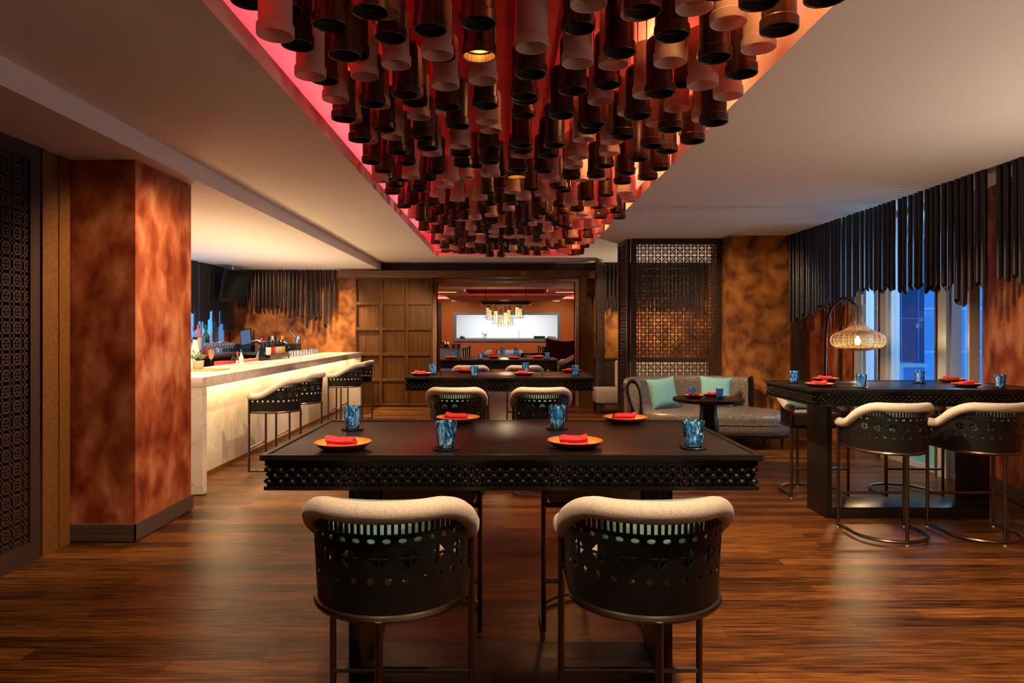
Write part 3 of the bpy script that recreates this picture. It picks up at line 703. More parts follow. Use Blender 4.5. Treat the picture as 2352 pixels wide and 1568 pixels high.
def pillow_mesh(w, h, t_, n=14, pinch=.09):
    mb = MB(); vs = []; fs = []
    for side in (1, -1):
        for i in range(n+1):
            for j in range(n+1):
                a, b = -1+2*i/n, -1+2*j/n
                x_ = w/2*a*(1-pinch*(1-b*b)*abs(a)); z_ = h/2*b*(1-pinch*(1-a*a)*abs(b))
                y_ = side*t_/2*((1-a**4)*(1-b**4))**.6
                vs.append((x_, y_, z_))
    N = (n+1)**2
    for sd in (0, 1):
        for i in range(n):
            for j in range(n):
                k_ = sd*N+i*(n+1)+j; f = (k_, k_+1, k_+n+2, k_+n+1); fs.append(f if sd else tuple(reversed(f)))
    mb.add(vs, fs); return mb
lp = pillow_mesh(.36, .22, .10).build('lumbar_cushion', M['teal'], smooth=True, doubles=.0004, angle=80); lpd = lp.data; bpy.data.objects.remove(lp)
def lumbar(x, y, rz, label):
    o = bpy.data.objects.new('lumbar_cushion', lpd); C.objects.link(o); m_ = Matrix.Rotation(rz, 4, 'Z')
    o.location = Vector((x, y, 0)) + m_ @ Vector((0, -.115, .862)); o.rotation_euler = (math.radians(-12), 0, rz)
    tag(o, label, 'cushion', 'teal cushions on the stools')
for (x, y, rz, lab, g, lum) in [
    (-.372, 2.268, 0, 'left bar stool of the two in front with its back to us', 'stools around the front table', 'teal cushion on the left stool of the front pair'),
    (.460, 2.268, 0, 'right bar stool of the two in front with its back to us', 'stools around the front table', 'teal cushion on the right stool of the front pair'),
    (-.372, 3.59, PI, 'bar stool on the far side of the front table, left one', 'stools around the front table', None),
    (.446, 3.59, PI, 'bar stool on the far side of the front table, right one', 'stools around the front table', None),
    (-.438, 6.29, 0, 'left near-side bar stool at the second table, cream rail and pierced back', 'stools around the second table', 'teal cushion on the left stool at the second table'),
    (.338, 6.29, 0, 'right near-side bar stool at the second table, cream rail and pierced back', 'stools around the second table', 'teal cushion on the right stool at the second table'),
    (-.44, 7.72, PI, 'far-side bar stool at the second table, left, mostly hidden by the top', 'stools around the second table', None),
    (.36, 7.72, PI, 'far-side bar stool at the second table, right, mostly hidden by the top', 'stools around the second table', None),
    (-.49, 10.1, 0, 'left near-side bar stool at the third table, only its cream rail showing', 'stools around the third table', None),
    (.295, 10.1, 0, 'right near-side bar stool at the third table, only its cream rail showing', 'stools around the third table', None),
    (2.80, 4.985, 0, 'left of the two near-side bar stools at the right-hand window table', 'stools around the window table', 'teal cushion on the left near stool of the window table'),
    (3.48, 4.985, 0, 'right of the two near-side bar stools at the right-hand window table', 'stools around the window table', 'teal cushion on the right near stool of the window table'),
    (2.815, 6.31, PI, 'bar stool facing us past the left end of the window table', 'stools around the window table', 'teal cushion on the stool facing us at the window table'),
    (3.66, 6.31, PI, 'far-side bar stool of the window table seen through its legs', 'stools around the window table', None),
    (-2.45, 7.40, PI/2, 'nearest of the four bar stools drawn up to the glowing stone bar', 'stools along the bar', None),
    (-2.45, 8.25, PI/2, 'second nearest of the four bar stools at the glowing stone bar', 'stools along the bar', None),
    (-2.45, 10.62, PI/2, 'third nearest of the four bar stools at the glowing stone bar', 'stools along the bar', None),
    (-2.45, 11.42, PI/2, 'farthest of the four bar stools, by the end of the glowing bar', 'stools along the bar', None),
    (1.38, 14.55, PI/2, 'cream-railed stool just inside the private room, nearer of two', 'stools inside the private room', None),
    (1.52, 15.35, PI/2, 'cream-railed stool just inside the private room, farther of two', 'stools inside the private room', None)]:
    stool(x, y, rz, lab, g)
    if lum: lumbar(x, y, rz, lum)

# ---------------------------------------------------------------- high tables
def apron_mesh(w, d):
    """pierced apron of crossing bars with studs round four sides; local z 0 (top) to -.107"""
    mb = MB(); zt, zb = -.004, -.104
    for (L_, M_) in ((w, Matrix.Translation((-w/2, -d/2, 0))), (w, Matrix.Translation((w/2, d/2, 0)) @ Matrix.Rotation(PI, 4, 'Z')),
                     (d, Matrix.Translation((w/2, -d/2, 0)) @ Matrix.Rotation(PI/2, 4, 'Z')), (d, Matrix.Translation((-w/2, d/2, 0)) @ Matrix.Rotation(-PI/2, 4, 'Z'))):
        s_ = MB()
        s_.box(0, L_, 0, .02, -.020, 0).box(0, L_, -.004, .022, -.107, -.094)
        n = round((L_-.03)/.0414); p = (L_-.03)/n; x0 = .015
        zc = -.057; dz = .0205
        for i in range(n+1):
            cx = x0 + i*p
            for sg in (1, -1):     # long diagonals clipped to the band
                a = (cx, 0, zc-.037); b = (cx+sg*.074, 0, zc+.037)
                if 0 <= b[0] <= L_:
                    s_.bar((a[0], .008, a[2]), (b[0], .008, b[2]), .011, .010)
            for (xx, zz) in ((cx, zc+dz), (cx, zc-dz), (cx+p/2, zc)):
                if xx > L_-.01: continue
                rr = .0105; ring = []
                for (k_, q) in ((1, 0), (.8, .006), (.35, .0105)):
                    ring.append([(xx+rr*k_*math.cos(2*PI*j/8), .003-q, zz+rr*k_*math.sin(2*PI*j/8)) for j in range(8)])
                s_.loft(ring)
        mb.add(s_.v, s_.f, M_)
    return mb
def make_table():
    t = thing('high_table', 'x', 'table'); w, d = 1.80, .96; h = 1.05
    top = MB().box(-w/2, w/2, -d/2, d/2, h-.017, h); top.build('table_top', M['black'], t, bevel=.004)
    lip = MB()
    for (a, b, c_, e) in ((-w/2, w/2, -d/2, -d/2+.022), (-w/2, w/2, d/2-.022, d/2), (-w/2, -w/2+.022, -d/2+.022, d/2-.022), (w/2-.022, w/2, -d/2+.022, d/2-.022)): lip.box(a, b, c_, e, h+.0005, h+.004)
    lip.build('edge_trim', M['blackplain'], t)
    ap = apron_mesh(w-.03, d-.03).build('apron', M['blackplain'], t, fix=True); ap.location = (0, 0, h-.017)
    bk_ = MB().box(-w/2+.04, w/2-.04, -d/2+.04, d/2-.04, h-.118, h-.018); bk_.build('apron_backing', M['blackmat'], t)
    for s_ in (-1, 1):
        MB().box(s_*.628-.022, s_*.628+.022, -.177, .177, 0, h-.118).build('leg', M['black'], t, bevel=.004)
    MB().box(-.606, .606, -.177, .177, .0, .09).build('stretcher', M['black'], t, bevel=.004)
    MB().box(-.65, .65, -.30, .30, h-.145, h-.118).build('top_support', M['blackplain'], t)
    return t
tb0 = make_table(); tb0.location = (.026, 2.915, 0); tb0['label'] = 'near high black table with pierced apron in the front centre'; tb0['group'] = 'high black tables'
dup(tb0, (-.045, 6.92, 0), 0, 'second high black table behind the front one', 'high black tables')
dup(tb0, (-.088, 10.75, 0), 0, 'third high black table, just before the private room doorway', 'high black tables')
dup(tb0, (3.215, 5.61, 0), 0, 'high black table on the right before the window and rattan lamp', 'high black tables')

# ---------------------------------------------------------------- table settings
mb = MB().lathe([(.001, .006), (.062, .006), (.078, .012), (.1, .027), (.105, .030), (.107, .0285), (.104, .024), (.084, .008), (.070, .003), (.068, 0), (.060, 0), (.058, .003), (.001, .0035)], 48)
o = mb.build('dinner_plate', M['plate'], smooth=True, doubles=.0004, angle=50); plate_d = o.data; bpy.data.objects.remove(o)
def napkin_mesh(seed):
    R = random.Random(seed); mb = MB(); rings = []
    # folded cloth: section in y,z with two rolled layers, swept along x
    sec = [(-.030, .001), (-.036, .006), (-.034, .012), (-.026, .0135), (-.031, .016), (-.036, .022), (-.030, .0285), (-.015, .031), (.005, .031), (.022, .028), (.033, .020), (.036, .010), (.032, .002), (.0, .0)]
    n = 11; w = .105
    for i in range(n+1):
        a = i/n; x_ = (a-.5)*w; k_ = 1 - .12*abs(2*a-1)**4; lift = .0018*math.sin(a*PI*2.2+R.random()) + (.010*max(0, a-.78)/.22 if seed % 2 else .008*max(0, .2-a)/.2)
        sh = .004*math.sin(a*5+seed)
        rings.append([(x_ + .004*math.sin(z_*160+seed), y_*k_*1.1+sh, 1.25*z_*k_*(1+.035*math.sin(a*9+seed)) + lift*(z_/.031)) for y_, z_ in sec])
    mb.loft(rings); return mb
naps = []
for s_ in range(4):
    o = napkin_mesh(s_).build('napkin', M['napkin'], smooth=True, angle=50); naps.append(o.data); bpy.data.objects.remove(o)
def glass_mesh():
    mb = MB(); n = 40
    def ring(r, z, wv): return [((r+wv*math.sin(6*a+z*55)+wv*.5*math.sin(11*a-z*80))*math.cos(a), (r+wv*math.sin(6*a+z*55)+wv*.5*math.sin(11*a-z*80))*math.sin(a), z) for a in [2*PI*i/n for i in range(n)]]
    R = [ring(.001, .0, 0), ring(.028, 0, 0), ring(.0305, .003, .0002), ring(.033, .018, .0006)]
    for i in range(8): R.append(ring(.0345+.0062*i/7, .026+.066*i/7, .0011*(1-i/9)))
    R += [ring(.0412, .098, 0), ring(.0404, .0995, 0), ring(.0394, .098, 0)]
    for i in range(8): R.append(ring(.0386-.0066*i/7, .092-.066*i/7, .0009*(i/8)))
    R += [ring(.030, .0215, 0), ring(.001, .0195, 0)]
    mb.loft(R, cap=False); return mb
o = glass_mesh().build('tumbler', M['blueglass'], smooth=True, fix=True, angle=60); glass_d = o.data; bpy.data.objects.remove(o)
o = MB().lathe([(.001, 0), (.047, 0), (.0505, .002), (.051, .005), (.049, .007), (.046, .0062), (.001, .0062)], 36).build('coaster', M['blackplain'], smooth=True); coast_d = o.data; bpy.data.objects.remove(o)
def put(name, data, loc, rz, label, cat, group):
    o = bpy.data.objects.new(name, data); C.objects.link(o); o.location = loc; o.rotation_euler = (0, 0, rz); return tag(o, label, cat, group)
nk = [0]
def setting_plate(x, y, z, where, rz=0):
    put('dinner_plate', plate_d, (x, y, z), rz, 'orange-rimmed plate ' + where, 'plate', 'plates on the tables')
    put('napkin', naps[nk[0] % 4], (x-.006, y-.004, z+.0085), rz + random.uniform(-.15, .15), 'folded red napkin on the plate ' + where, 'napkin', 'napkins on the plates'); nk[0] += 1
def setting_glass(x, y, z, where, coaster=True):
    if coaster: put('coaster', coast_d, (x, y, z), 0, 'round black coaster under the blue glass ' + where, 'coaster', 'coasters on the tables')
    put('tumbler', glass_d, (x, y, z+(.0066 if coaster else 0)), random.uniform(0, 6), 'blue rippled glass tumbler ' + where, 'glass', 'blue tumblers')
TZ = 1.05
for (u, v, w_, rz) in [(788, 1031, 'at the near left of the front table', .12), (1321, 1027, 'at the near right of the front table', -.05), (1052, 970, 'at the far left of the front table', 0), (1436, 970, 'at the far right of the front table', .05),
                   (968, 862.5, 'at the near left of the second table', 0), (1203, 862, 'at the near right of the second table', 0), (1068, 855, 'behind the glass at the second table, far left', 0), (1312, 855, 'at the far right of the second table', 0),
                   (1036, 824.0, 'at the left end of the third table', 0), (1134, 822.5, 'left of centre on the third table', 0), (1180, 824.5, 'right of centre on the third table', 0), (1237, 822, 'at the right of the third table', 0),
                   (1897, 875, 'on the window table beside the lamp, farther left one', 0), (1882, 888, 'on the window table, nearer left one', .1), (2186, 877, 'on the window table, farther right one', 0), (2220, 888, 'on the window table, nearer right one', 0)]:
    x, y, z = G(u, v, TZ); setting_plate(x, y, TZ, w_, rz)
for (u, v, w_) in [(810, 986, 'at the far left of the front table'), (1025, 1032, 'front centre of the front table'), (1280, 984, 'far centre of the front table'), (1593, 1029, 'at the right end of the front table'),
                   (994, 860.0, 'at the far left of the second table'), (1089, 865.5, 'near centre of the second table'), (1207, 855, 'far centre of the second table'), (1322, 863, 'at the right end of the second table'),
                   (1044, 821.5, 'far left of the third table'), (1104, 825.3, 'near centre of the third table'), (1185, 821.8, 'far centre of the third table'), (1257, 825, 'right end of the third table'),
                   (1824, 880, 'left end of the window table'), (1978, 890.5, 'near centre of the window table'), (2112, 880, 'far centre of the window table'), (2297, 892, 'right end of the window table')]:
    x, y, z = G(u, v, TZ); setting_glass(x, y, TZ, w_)
# chopsticks on their rests
o = MB().tube([(-.11, 0, 0), (.11, 0, 0)], [.0022, .0036], 8).build('chopstick', M['blackplain'], smooth=True); cs_d = o.data; bpy.data.objects.remove(o)
o = MB().box(-.03, .03, -.010, .010, 0, .012).build('chopstick_rest', M['blackplain'], bevel=.002); cr_d = o.data; bpy.data.objects.remove(o)
for (u, v, w_, rz) in [(1030, 860, 'left on the second table', .0), (1262, 860, 'right on the second table', .0), (1068, 823.5, 'left on the third table', 0), (1935, 886, 'on the window table', .15)]:
    x, y, z = G(u, v, TZ)
    put('chopstick_rest', cr_d, (x-.075, y, TZ), rz + PI/2, 'black chopstick rest ' + w_, 'chopstick rest', None)
    for k_, dy in enumerate((-.009, .009)):
        put('chopstick', cs_d, (x+.01, y+dy, TZ+.0155), rz, ('nearer' if k_ == 0 else 'farther') + ' black chopstick of the pair ' + w_, 'chopstick', None)

# ---------------------------------------------------------------- bar
BY0, BY1, BH = 6.19, 13.36, 1.07
bar = thing('bar_counter', 'long pale stone bar with a glowing panelled front and overhanging top', 'bar counter', (0, 0, 0))
def bx(y): return -2.735 - .06*(y-BY0)/(BY1-BY0)       # front edge of the top
top = MB().prism([(-3.50, BY0), (bx(BY0), BY0), (bx(BY1), BY1), (-3.50, BY1)], BH-.095, BH); top.build('counter_top', M['marble'], bar, bevel=.003)
MB().prism([(-3.50, BY0), (bx(BY0), BY0), (bx(BY0+.09), BY0+.09), (-3.50, BY0+.09)], .012, BH-.095).build('end_slab', M['marble'], bar)
MB().prism([(-3.50, BY1-.09), (bx(BY1-.09), BY1-.09), (bx(BY1), BY1), (-3.50, BY1)], .0, BH-.095).build('end_slab', M['marble'], bar)
MB().box(-3.12, -3.06, BY0+.09, BY1-.09, .05, BH-.095).build('front_panel', M['onyx'], bar)
MB().box(-3.09, -3.045, BY0+.09, BY1-.09, 0, .05).build('kick_board', M['oak_x'], bar)
MB().box(-2.90, -2.875, BY0+.2, BY1-.2, BH-.108, BH-.095).build('led_channel', M['steel'], bar)
MB().box(-3.48, -3.12, BY0+.09, BY1-.09, .0, BH-.095).build('carcass', M['darkwood'], bar)
# back counter along the bar wall
bc = thing('back_counter', 'grey stone back counter with dark fronts under the bar side window', 'counter')
MB().box(-5.50, -4.88, 7.5, 13.7, 1.03, 1.08).box(-4.88, -3.75, 12.95, 13.7, 1.03, 1.08).build('worktop', M['greystone'], bc)
MB().box(-5.50, -4.95, 7.5, 13.7, 0, 1.03).box(-4.95, -3.78, 13.02, 13.7, 0, 1.03).build('cabinet_front', M['darkwood'], bc)
BZ = 1.08
def bottle(name, x, y, z, r, h, body, cap, label, lab=None, capm=None, neck=.3, nr=.36, group='bottles on the back counter'):
    t = thing(name, label, 'bottle', (x, y, z), 0, group)
    b_ = 1-neck
    MB().lathe([(.001, 0), (r*.95, 0), (r, .01), (r, h*(b_-.12)), (r*.8, h*(b_-.04)), (r*nr, h*(b_+.06)), (r*nr, h*.97), (.001, h*.97)], 18).build('glass_body', body, t, smooth=True, angle=50)
    MB().lathe([(r*nr*1.12, h*(1-cap)), (r*nr*1.15, h*(1-cap)), (r*nr*1.15, h), (.001, h)], 14).build('cap', capm, t, smooth=True)
    if lab: MB().lathe([(r*1.015, h*.14), (r*1.02, h*.15), (r*1.02, h*(b_-.16)), (r*1.015, h*(b_-.15))], 18).build('label', lab, t, smooth=True)
    return t
M['clearbody'] = pane_mat('clear_bottle_glass', (.75, .82, .85), .22)
for (u, vb, vt, wpx, Y, body, lab, capm, cap, txt) in [
    (431, 796, 752, 10, 10.9, M['clearbody'], None, M['blackmat'], .12, 'black-capped clear bottle at the left end of the back counter'),
    (436, 795, 762, 15, 10.6, M['clearbody'], M['paper'], M['red'], .25, 'red-capped clear bottle with white label, front of the back counter row'),
    (445, 793, 749, 12, 11.1, M['clearbody'], M['blue_paper'], M['red'], .16, 'red-capped clear bottle with blue label on the back counter'),
    (457, 791, 745, 13, 11.3, M['orange'], M['paper'], M['red'], .12, 'orange liqueur bottle with pink cap on the back counter'),
    (473, 788, 746, 16, 11.5, M['green'], None, M['green'], .14, 'square-shouldered green bottle on the back counter'),
    (484, 792, 762, 13, 11.1, M['clearbody'], M['paper'], M['paper'], .14, 'clear bottle with white label right of the green bottle'),
    (448, 797, 778, 13, 10.5, M['red'], None, M['blackmat'], .2, 'squat dark red bottle behind the white bottle'),
    (474, 797, 779, 14, 10.6, M['red'], None, M['blackmat'], .2, 'squat dark red decanter behind the cocktail glass')]:
    xx = -5.13 if u in (436, 448, 474) else -5.27; Y = xx*F/(u-UX)
    x, y, z = W(u, vb, Y); hh = (vb-vt)*Y/F
    bottle('liquor_bottle', x, y, BZ, wpx*Y/F/2, hh + max(0, z-BZ), body, cap, txt, lab, capm)
# stemmed glasses on the back counter
def stem_glass():
    return MB().lathe([(.001, 0), (.034, .001), (.034, .003), (.006, .008), (.0035, .02), (.0035, .085), (.008, .092), (.03, .112), (.040, .15), (.036, .20), (.035, .20), (.0385, .15), (.029, .114), (.001, .096)], 16)
o = stem_glass().build('stem_glass', M['clear'], smooth=True); sg_d = o.data; bpy.data.objects.remove(o)
k_ = 0
for i in range(9):
    for j in range(2):
        k_ += 1; u = 482 + i*6.0
        y = 11.45 + i*.115 + j*.05; x = -4.92 - j*.10
        put('stem_glass', sg_d, (x, y, BZ), 0, '%s stemmed glass from the left, %s row on the back counter' % (ordinal(i+1), 'front' if j == 0 else 'rear'), 'glass', 'stemmed glasses on the back counter')
o = MB().lathe([(.001, 0), (.030, 0), (.036, .095), (.034, .095), (.028, .006), (.001, .006)], 14).build('tumbler_clear', M['clear'], smooth=True); tc_d = o.data; bpy.data.objects.remove(o)
for i in range(8):
    for j in range(2):
        put('clear_tumbler', tc_d, (-4.95 + .055*(i % 1) - .02, 9.6 + i*.1 + j*.02, BZ) if False else (-4.97-.09*j, 9.75+.09*i, BZ), 0, '%s clear tumbler along the back counter edge, %s row' % (ordinal(i+1), 'front' if j == 0 else 'rear'), 'glass', 'clear tumblers on the back counter')
for i in range(9):
    for j in range(2):
        x, y, z = W(656 + i*5.6, 812, 12.0 + i*.12)
        put('clear_tumbler', tc_d, (-3.47 + .0*i - .0 + .085*j - .0, 11.05 + i*.16, BH), 0, '%s small glass of the row on the far bar top, %s line' % (ordinal(i+1), 'back' if j == 0 else 'front'), 'glass', 'small glasses on the far bar top')
# shaker canister, point of sale tablet, coffee gear
x, y = -5.33, 12.80
t = thing('steel_canister', 'brushed steel canister with knob lid before the bar window', 'canister', (x, y, BZ))
MB().lathe([(.001, 0), (.07, 0), (.07, .20), (.066, .205), (.001, .206)], 24).build('body', M['steel'], t, smooth=True)
MB().lathe([(.012, .20), (.012, .225), (.026, .235), (.022, .25), (.001, .252)], 16).build('lid_knob', M['steel'], t, smooth=True)
tag(MB().box(-5.45, -5.12, 13.1, 13.25, BZ, BZ+.15).build('black_tray', M['blackmat']), 'flat dark box in the bar corner behind the canister', 'box')
Yp = 12.6; x, y, z = W(543, 790, Yp)
t = thing('sales_terminal', 'tilted tablet till with lit blue screen at the bar corner', 'till', (x, 13.1, BZ), math.radians(-12))
Mt = Matrix.Translation((0, 0, .18)) @ Matrix.Rotation(math.radians(-14), 4, 'Y') @ Matrix.Rotation(math.radians(-12), 4, 'X')
MB().box(-.12, .12, -.012, .012, -.05, .27, Mt).build('casing', M['blackmat'], t, bevel=.004)
MB().box(-.105, .105, -.0135, -.0125, -.03, .25, Mt).build('screen', M['tablet'], t)
MB().box(-.14, .12, -.05, .1, 0, .14).build('stand', M['blackmat'], t, bevel=.01)
MB().box(.13, .15, .0, .03, .1, .42).build('card_reader', M['blackmat'], t)
x, y, z = W(580, 800, 12.5)
t = thing('coffee_machine', 'black bar machine with curved chrome spouts behind the counter', 'coffee machine', (x+.18, 13.3, BZ))
MB().box(-.30, .42, -.18, .2, 0, .16).build('body', M['blackmat'], t, bevel=.015)
MB().tube([(-.28, -.1, .16), (-.2, -.12, .2), (.05, -.12, .22), (.22, -.12, .18), (.3, -.16, .08)], .028, 10).build('spout', M['chrome'], t, smooth=True)
MB().tube([(-.28, -.12, .19), (-.3, -.2, .16), (-.27, -.2, .08)], .012, 8).build('steam_arm', M['chrome'], t, smooth=True)
MB().lathe([(.001, .16), (.06, .16), (.06, .28), (.05, .3), (.001, .3)], 18, (.42, 0)).build('grinder_cup', M['chrome'], t, smooth=True)
MB().tube([(.36, 0, .28), (.28, 0, .36), (.24, 0, .42)], .012, 8).build('lever', M['steel'], t, smooth=True)
x, y, z = W(604, 815, 10.6)
t = thing('beer_tap', 'slim curved chrome beer tap leaning beside the wine bottles', 'tap', (-3.62, 10.15, .98))
MB().tube([(-.1, 0, 0), (-.03, 0, .16), (.02, 0, .26), (.01, 0, .33), (-.05, 0, .36), (-.14, 0, .35)], [.022, .02, .03, .03, .025, .012], 10).build('spout', M['chrome'], t, smooth=True)
t = tag(MB().box(-3.9, -3.52, 7.3, 11.9, .90, .94).build('under_counter_shelf', M['darkwood']), 'dark working shelf behind the bar top', 'shelf')
for (y0, y1, mm, txt, nm, h_) in [(8.75, 8.95, M['red'], 'red carton behind the bar, left of the small bottles', 'carton', .16), (9.45, 10.0, M['orange'], 'orange-red bar caddy behind the bar top', 'caddy', .15)]:
    o = MB().box(-3.72, -3.53, y0, y1, .94, .94+h_).build(nm, mm, bevel=.006); tag(o, txt, 'box')
tag(MB().box(-3.70, -3.55, 8.96, 9.02, .94, 1.06).build('carton', M['yellow'], bevel=.004), 'yellow-green carton next to the red carton behind the bar', 'box')
for (y_, body, capm, lab, txt, h_) in [(9.08, M['amber'], M['blackmat'], None, 'small brown bottle behind the bar top', .28), (9.22, M['clearbody'], M['red'], M['paper'], 'small clear bottle with red cap behind the bar top', .27), (9.35, M['white'], M['green'], M['paper'], 'white bottle with bright green cap behind the bar top', .3)]:
    bottle('small_bottle', -3.6, y_, .94, .03, h_, body, .16, txt, lab, capm, group='small bottles behind the bar top')
# tray, plant, white bottle, cocktail
tr = tag(MB().box(-3.46, -3.02, 7.14, 7.52, BH, BH+.014).build('serving_tray', M['traywood'], bevel=.003), 'pale wooden tray with plant and cocktail on the near end of the bar', 'tray')
pz = BH + .0145
t = thing('potted_plant', 'small variegated succulent in a cream pot on the wooden tray', 'plant', (-3.30, 7.36, pz))
MB().lathe([(.001, 0), (.046, 0), (.052, .01), (.062, .088), (.058, .088), (.05, .07), (.001, .07)], 24).build('pot', M['porcelain'], t, smooth=True, angle=50)
MB().lathe([(.001, .074), (.055, .074)], 20).build('soil', M['soil'], t)
fo = MB(); st = MB(); R = random.Random(3)
for i in range(16):
    a = R.uniform(0, 2*PI); tl_ = R.uniform(.02, .075); hh = R.uniform(.05, .14)
    top_ = Vector((tl_*math.cos(a), tl_*math.sin(a), .074+hh)); st.tube([(0, 0, .07), tuple(top_*.6 + Vector((0, 0, .03))), tuple(top_)], .003, 5)
    for j in range(8):
        b_ = R.uniform(0, 2*PI); e_ = R.uniform(-.2, .9); L_ = R.uniform(.022, .036)
        dr = Vector((math.cos(b_)*math.cos(e_), math.sin(b_)*math.cos(e_), math.sin(e_))); sd = dr.cross(Vector((0, 0, 1))).normalized()*.007; o_ = top_ - Vector((0, 0, R.uniform(0, .03)))
        fo.add([o_, o_+dr*L_*.5+sd, o_+dr*L_, o_+dr*L_*.5-sd, o_+dr*L_*.5+Vector((0, 0, .003))], [(0, 1, 4), (1, 2, 4), (2, 3, 4), (3, 0, 4)])
fo.build('foliage', M['leaf'], t, fix=False); st.build('stems', M['green'], t)
bottle('white_bottle', -3.60, 7.95, .94, .045, .48, M['porcelain'], .06, 'tall white bottle standing behind the potted plant', None, M['blackmat'], neck=.2, nr=.55, group=None)
t = thing('cocktail', 'stemmed cocktail glass of orange drink on the wooden tray', 'cocktail', (-3.16, 7.36, pz))
MB().lathe([(.001, 0), (.036, .001), (.036, .003), (.006, .008), (.0035, .02), (.0035, .08), (.006, .088), (.022, .12), (.036, .165), (.040, .215), (.039, .215), (.035, .165), (.021, .121), (.001, .092)], 24).build('glass', M['pane'], t, smooth=True)
MB().lathe([(.001, .094), (.020, .121), (.034, .165), (.0375, .203), (.001, .2035)], 24).build('drink', M['juice'], t, smooth=True)
# wine bottles in their rack on the bar
rk = thing('wine_rack', 'low dark metal rack holding wine bottles on the bar', 'rack', (0, 0, BH))
MB().box(-3.49, -3.33, 9.72, 10.62, .02, .026).box(-3.335, -3.33, 9.72, 10.62, .026, .075).box(-3.49, -3.485, 9.72, 10.62, .026, .075).build('holder', M['bronze'], rk)
for (x_, y_) in ((-3.34, 9.75), (-3.34, 10.59), (-3.48, 9.75), (-3.48, 10.59)): MB().box(x_-.008, x_+.008, y_-.008, y_+.008, 0, .02).build('foot', M['bronze'], rk)
for (u, y_, capm, lab, body, txt) in [(608, 9.62, M['red'], None, M['winegl'], 'red-capped dark wine bottle standing free left of the rack'), (622, 9.88, M['blackmat'], M['paper'], M['winegl'], 'black-capped wine bottle, second from the left by the rack'),
                                    (631, 10.05, M['paper'], M['red'], M['amber'], 'brown bottle with red label between the wine bottles'), (638, 10.18, M['blackmat'], M['paper'], M['winegl'], 'wine bottle with dark cap and white label in the rack'),
                                    (646, 10.34, M['red'], M['paper'], M['winegl'], 'wine bottle with red cap and white label in the rack'), (654, 10.50, M['yellow'], M['yellow'], M['winegl'], 'wine bottle with yellow cap and yellow label in the rack')]:
    bottle('wine_bottle', -3.41 if y_ > 9.7 else -3.42, y_, BH + (.0265 if y_ > 9.7 else 0), .037, .32, body, .19, txt, lab, capm, neck=.36, nr=.36, group='wine bottles on the bar')
# television
x, y, z = W(540, 657, 12.75)
t = thing('television', 'black television tilted on a ceiling bracket in the bar corner', 'television', (x, y, z), math.radians(74))
Mt = Matrix.Rotation(math.radians(12), 4, 'X')
MB().box(-.36, .36, -.02, .03, -.30, .30, Mt).build('casing', M['blackmat'], t, bevel=.006)
MB().box(-.345, .345, -.0215, -.0205, -.285, .285, Mt).build('screen', M['screen'], t)
MB().tube([(0, .05, .1), (0, .05, ZS-z)], .02, 10).build('bracket', M['steel'], t)

# ---------------------------------------------------------------- settee, cushions and round table
def sweep(path, sec, mb=None):
    """sec: (offset across, z) closed polygon; path: plan points; across = left of travel"""
    mb = mb or MB(); rings = []
    for i in range(len(path)):
        a = Vector(path[max(0, i-1)]); b = Vector(path[min(len(path)-1, i+1)]); t_ = (b-a).normalized(); nn = Vector((-t_.y, t_.x))
        rings.append([(path[i][0]+nn.x*o_, path[i][1]+nn.y*o_, z_) for o_, z_ in sec])
    return mb.loft(rings)
def smooth_path(pts, n=6):
    out = []
    P = [pts[0]] + pts + [pts[-1]]
    for i in range(1, len(P)-2):
        for k in range(n):
            t_ = k/n; a, b, c_, d_ = P[i-1], P[i], P[i+1], P[i+2]
            out.append(tuple(.5*((2*b[q])+(-a[q]+c_[q])*t_+(2*a[q]-5*b[q]+4*c_[q]-d_[q])*t_*t_+(-a[q]+3*b[q]-3*c_[q]+d_[q])*t_**3) for q in range(len(b))))
    out.append(tuple(pts[-1])); return out
se = thing('settee', 'curved taupe leather settee with black trim before the fretwork screen', 'settee')
bp_ = smooth_path([(1.70, 8.86), (1.67, 9.2), (1.80, 9.58), (2.25, 9.80), (2.7, 9.84), (3.15, 9.74), (3.42, 9.50)])
sec = [(-.065, .20), (-.060, .75), (-.078, .80), (-.06, .835), (-.02, .85), (.03, .84), (.055, .80), (.05, .20)]
sweep(bp_, sec).build('backrest', M['leather'], se, smooth=True, angle=55)
# seat outline
def seat_outline(g):
    P = smooth_path([(1.76-g, 9.2), (1.74-g, 8.95), (1.92, 8.72-g), (2.4, 8.60-g), (2.9, 8.52-g), (3.35, 8.50-g), (3.60+g, 8.62), (3.64+g, 8.90), (3.45, 9.25+g), (3.0, 9.68+g*.3), (2.4, 9.72), (1.95, 9.55), (1.76-g, 9.2)], 5)
    return P[:-1]
ol = [seat_outline(g) for g in (-.02, .0, .012, .0, .012, .0, -.03, -.09)]
MB().loft([[(x, y, z) for x, y in o_] for o_, z in zip(ol, (.17, .18, .26, .315, .37, .43, .452, .46))]).build('seat', M['leather'], se, smooth=True, angle=70)
MB().loft([[(x, y, z) for x, y in seat_outline(-.005)] for z in (.145, .172)]).build('base_rail', M['blackplain'], se)
MB().tube([(x, y, .315) for x, y in seat_outline(.008)], .006, 6, closed=True).build('seat_piping', M['leather'], se)
for (x_, y_) in ((1.86, 8.9), (2.45, 8.68), (2.99, 8.58), (3.26, 8.55), (3.55, 8.72), (2.0, 9.5), (3.0, 9.6)):
    MB().lathe([(.001, 0), (.011, 0), (.019, .145), (.001, .145)], 10, (x_, y_)).build('leg', M['blackplain'], se, smooth=True)
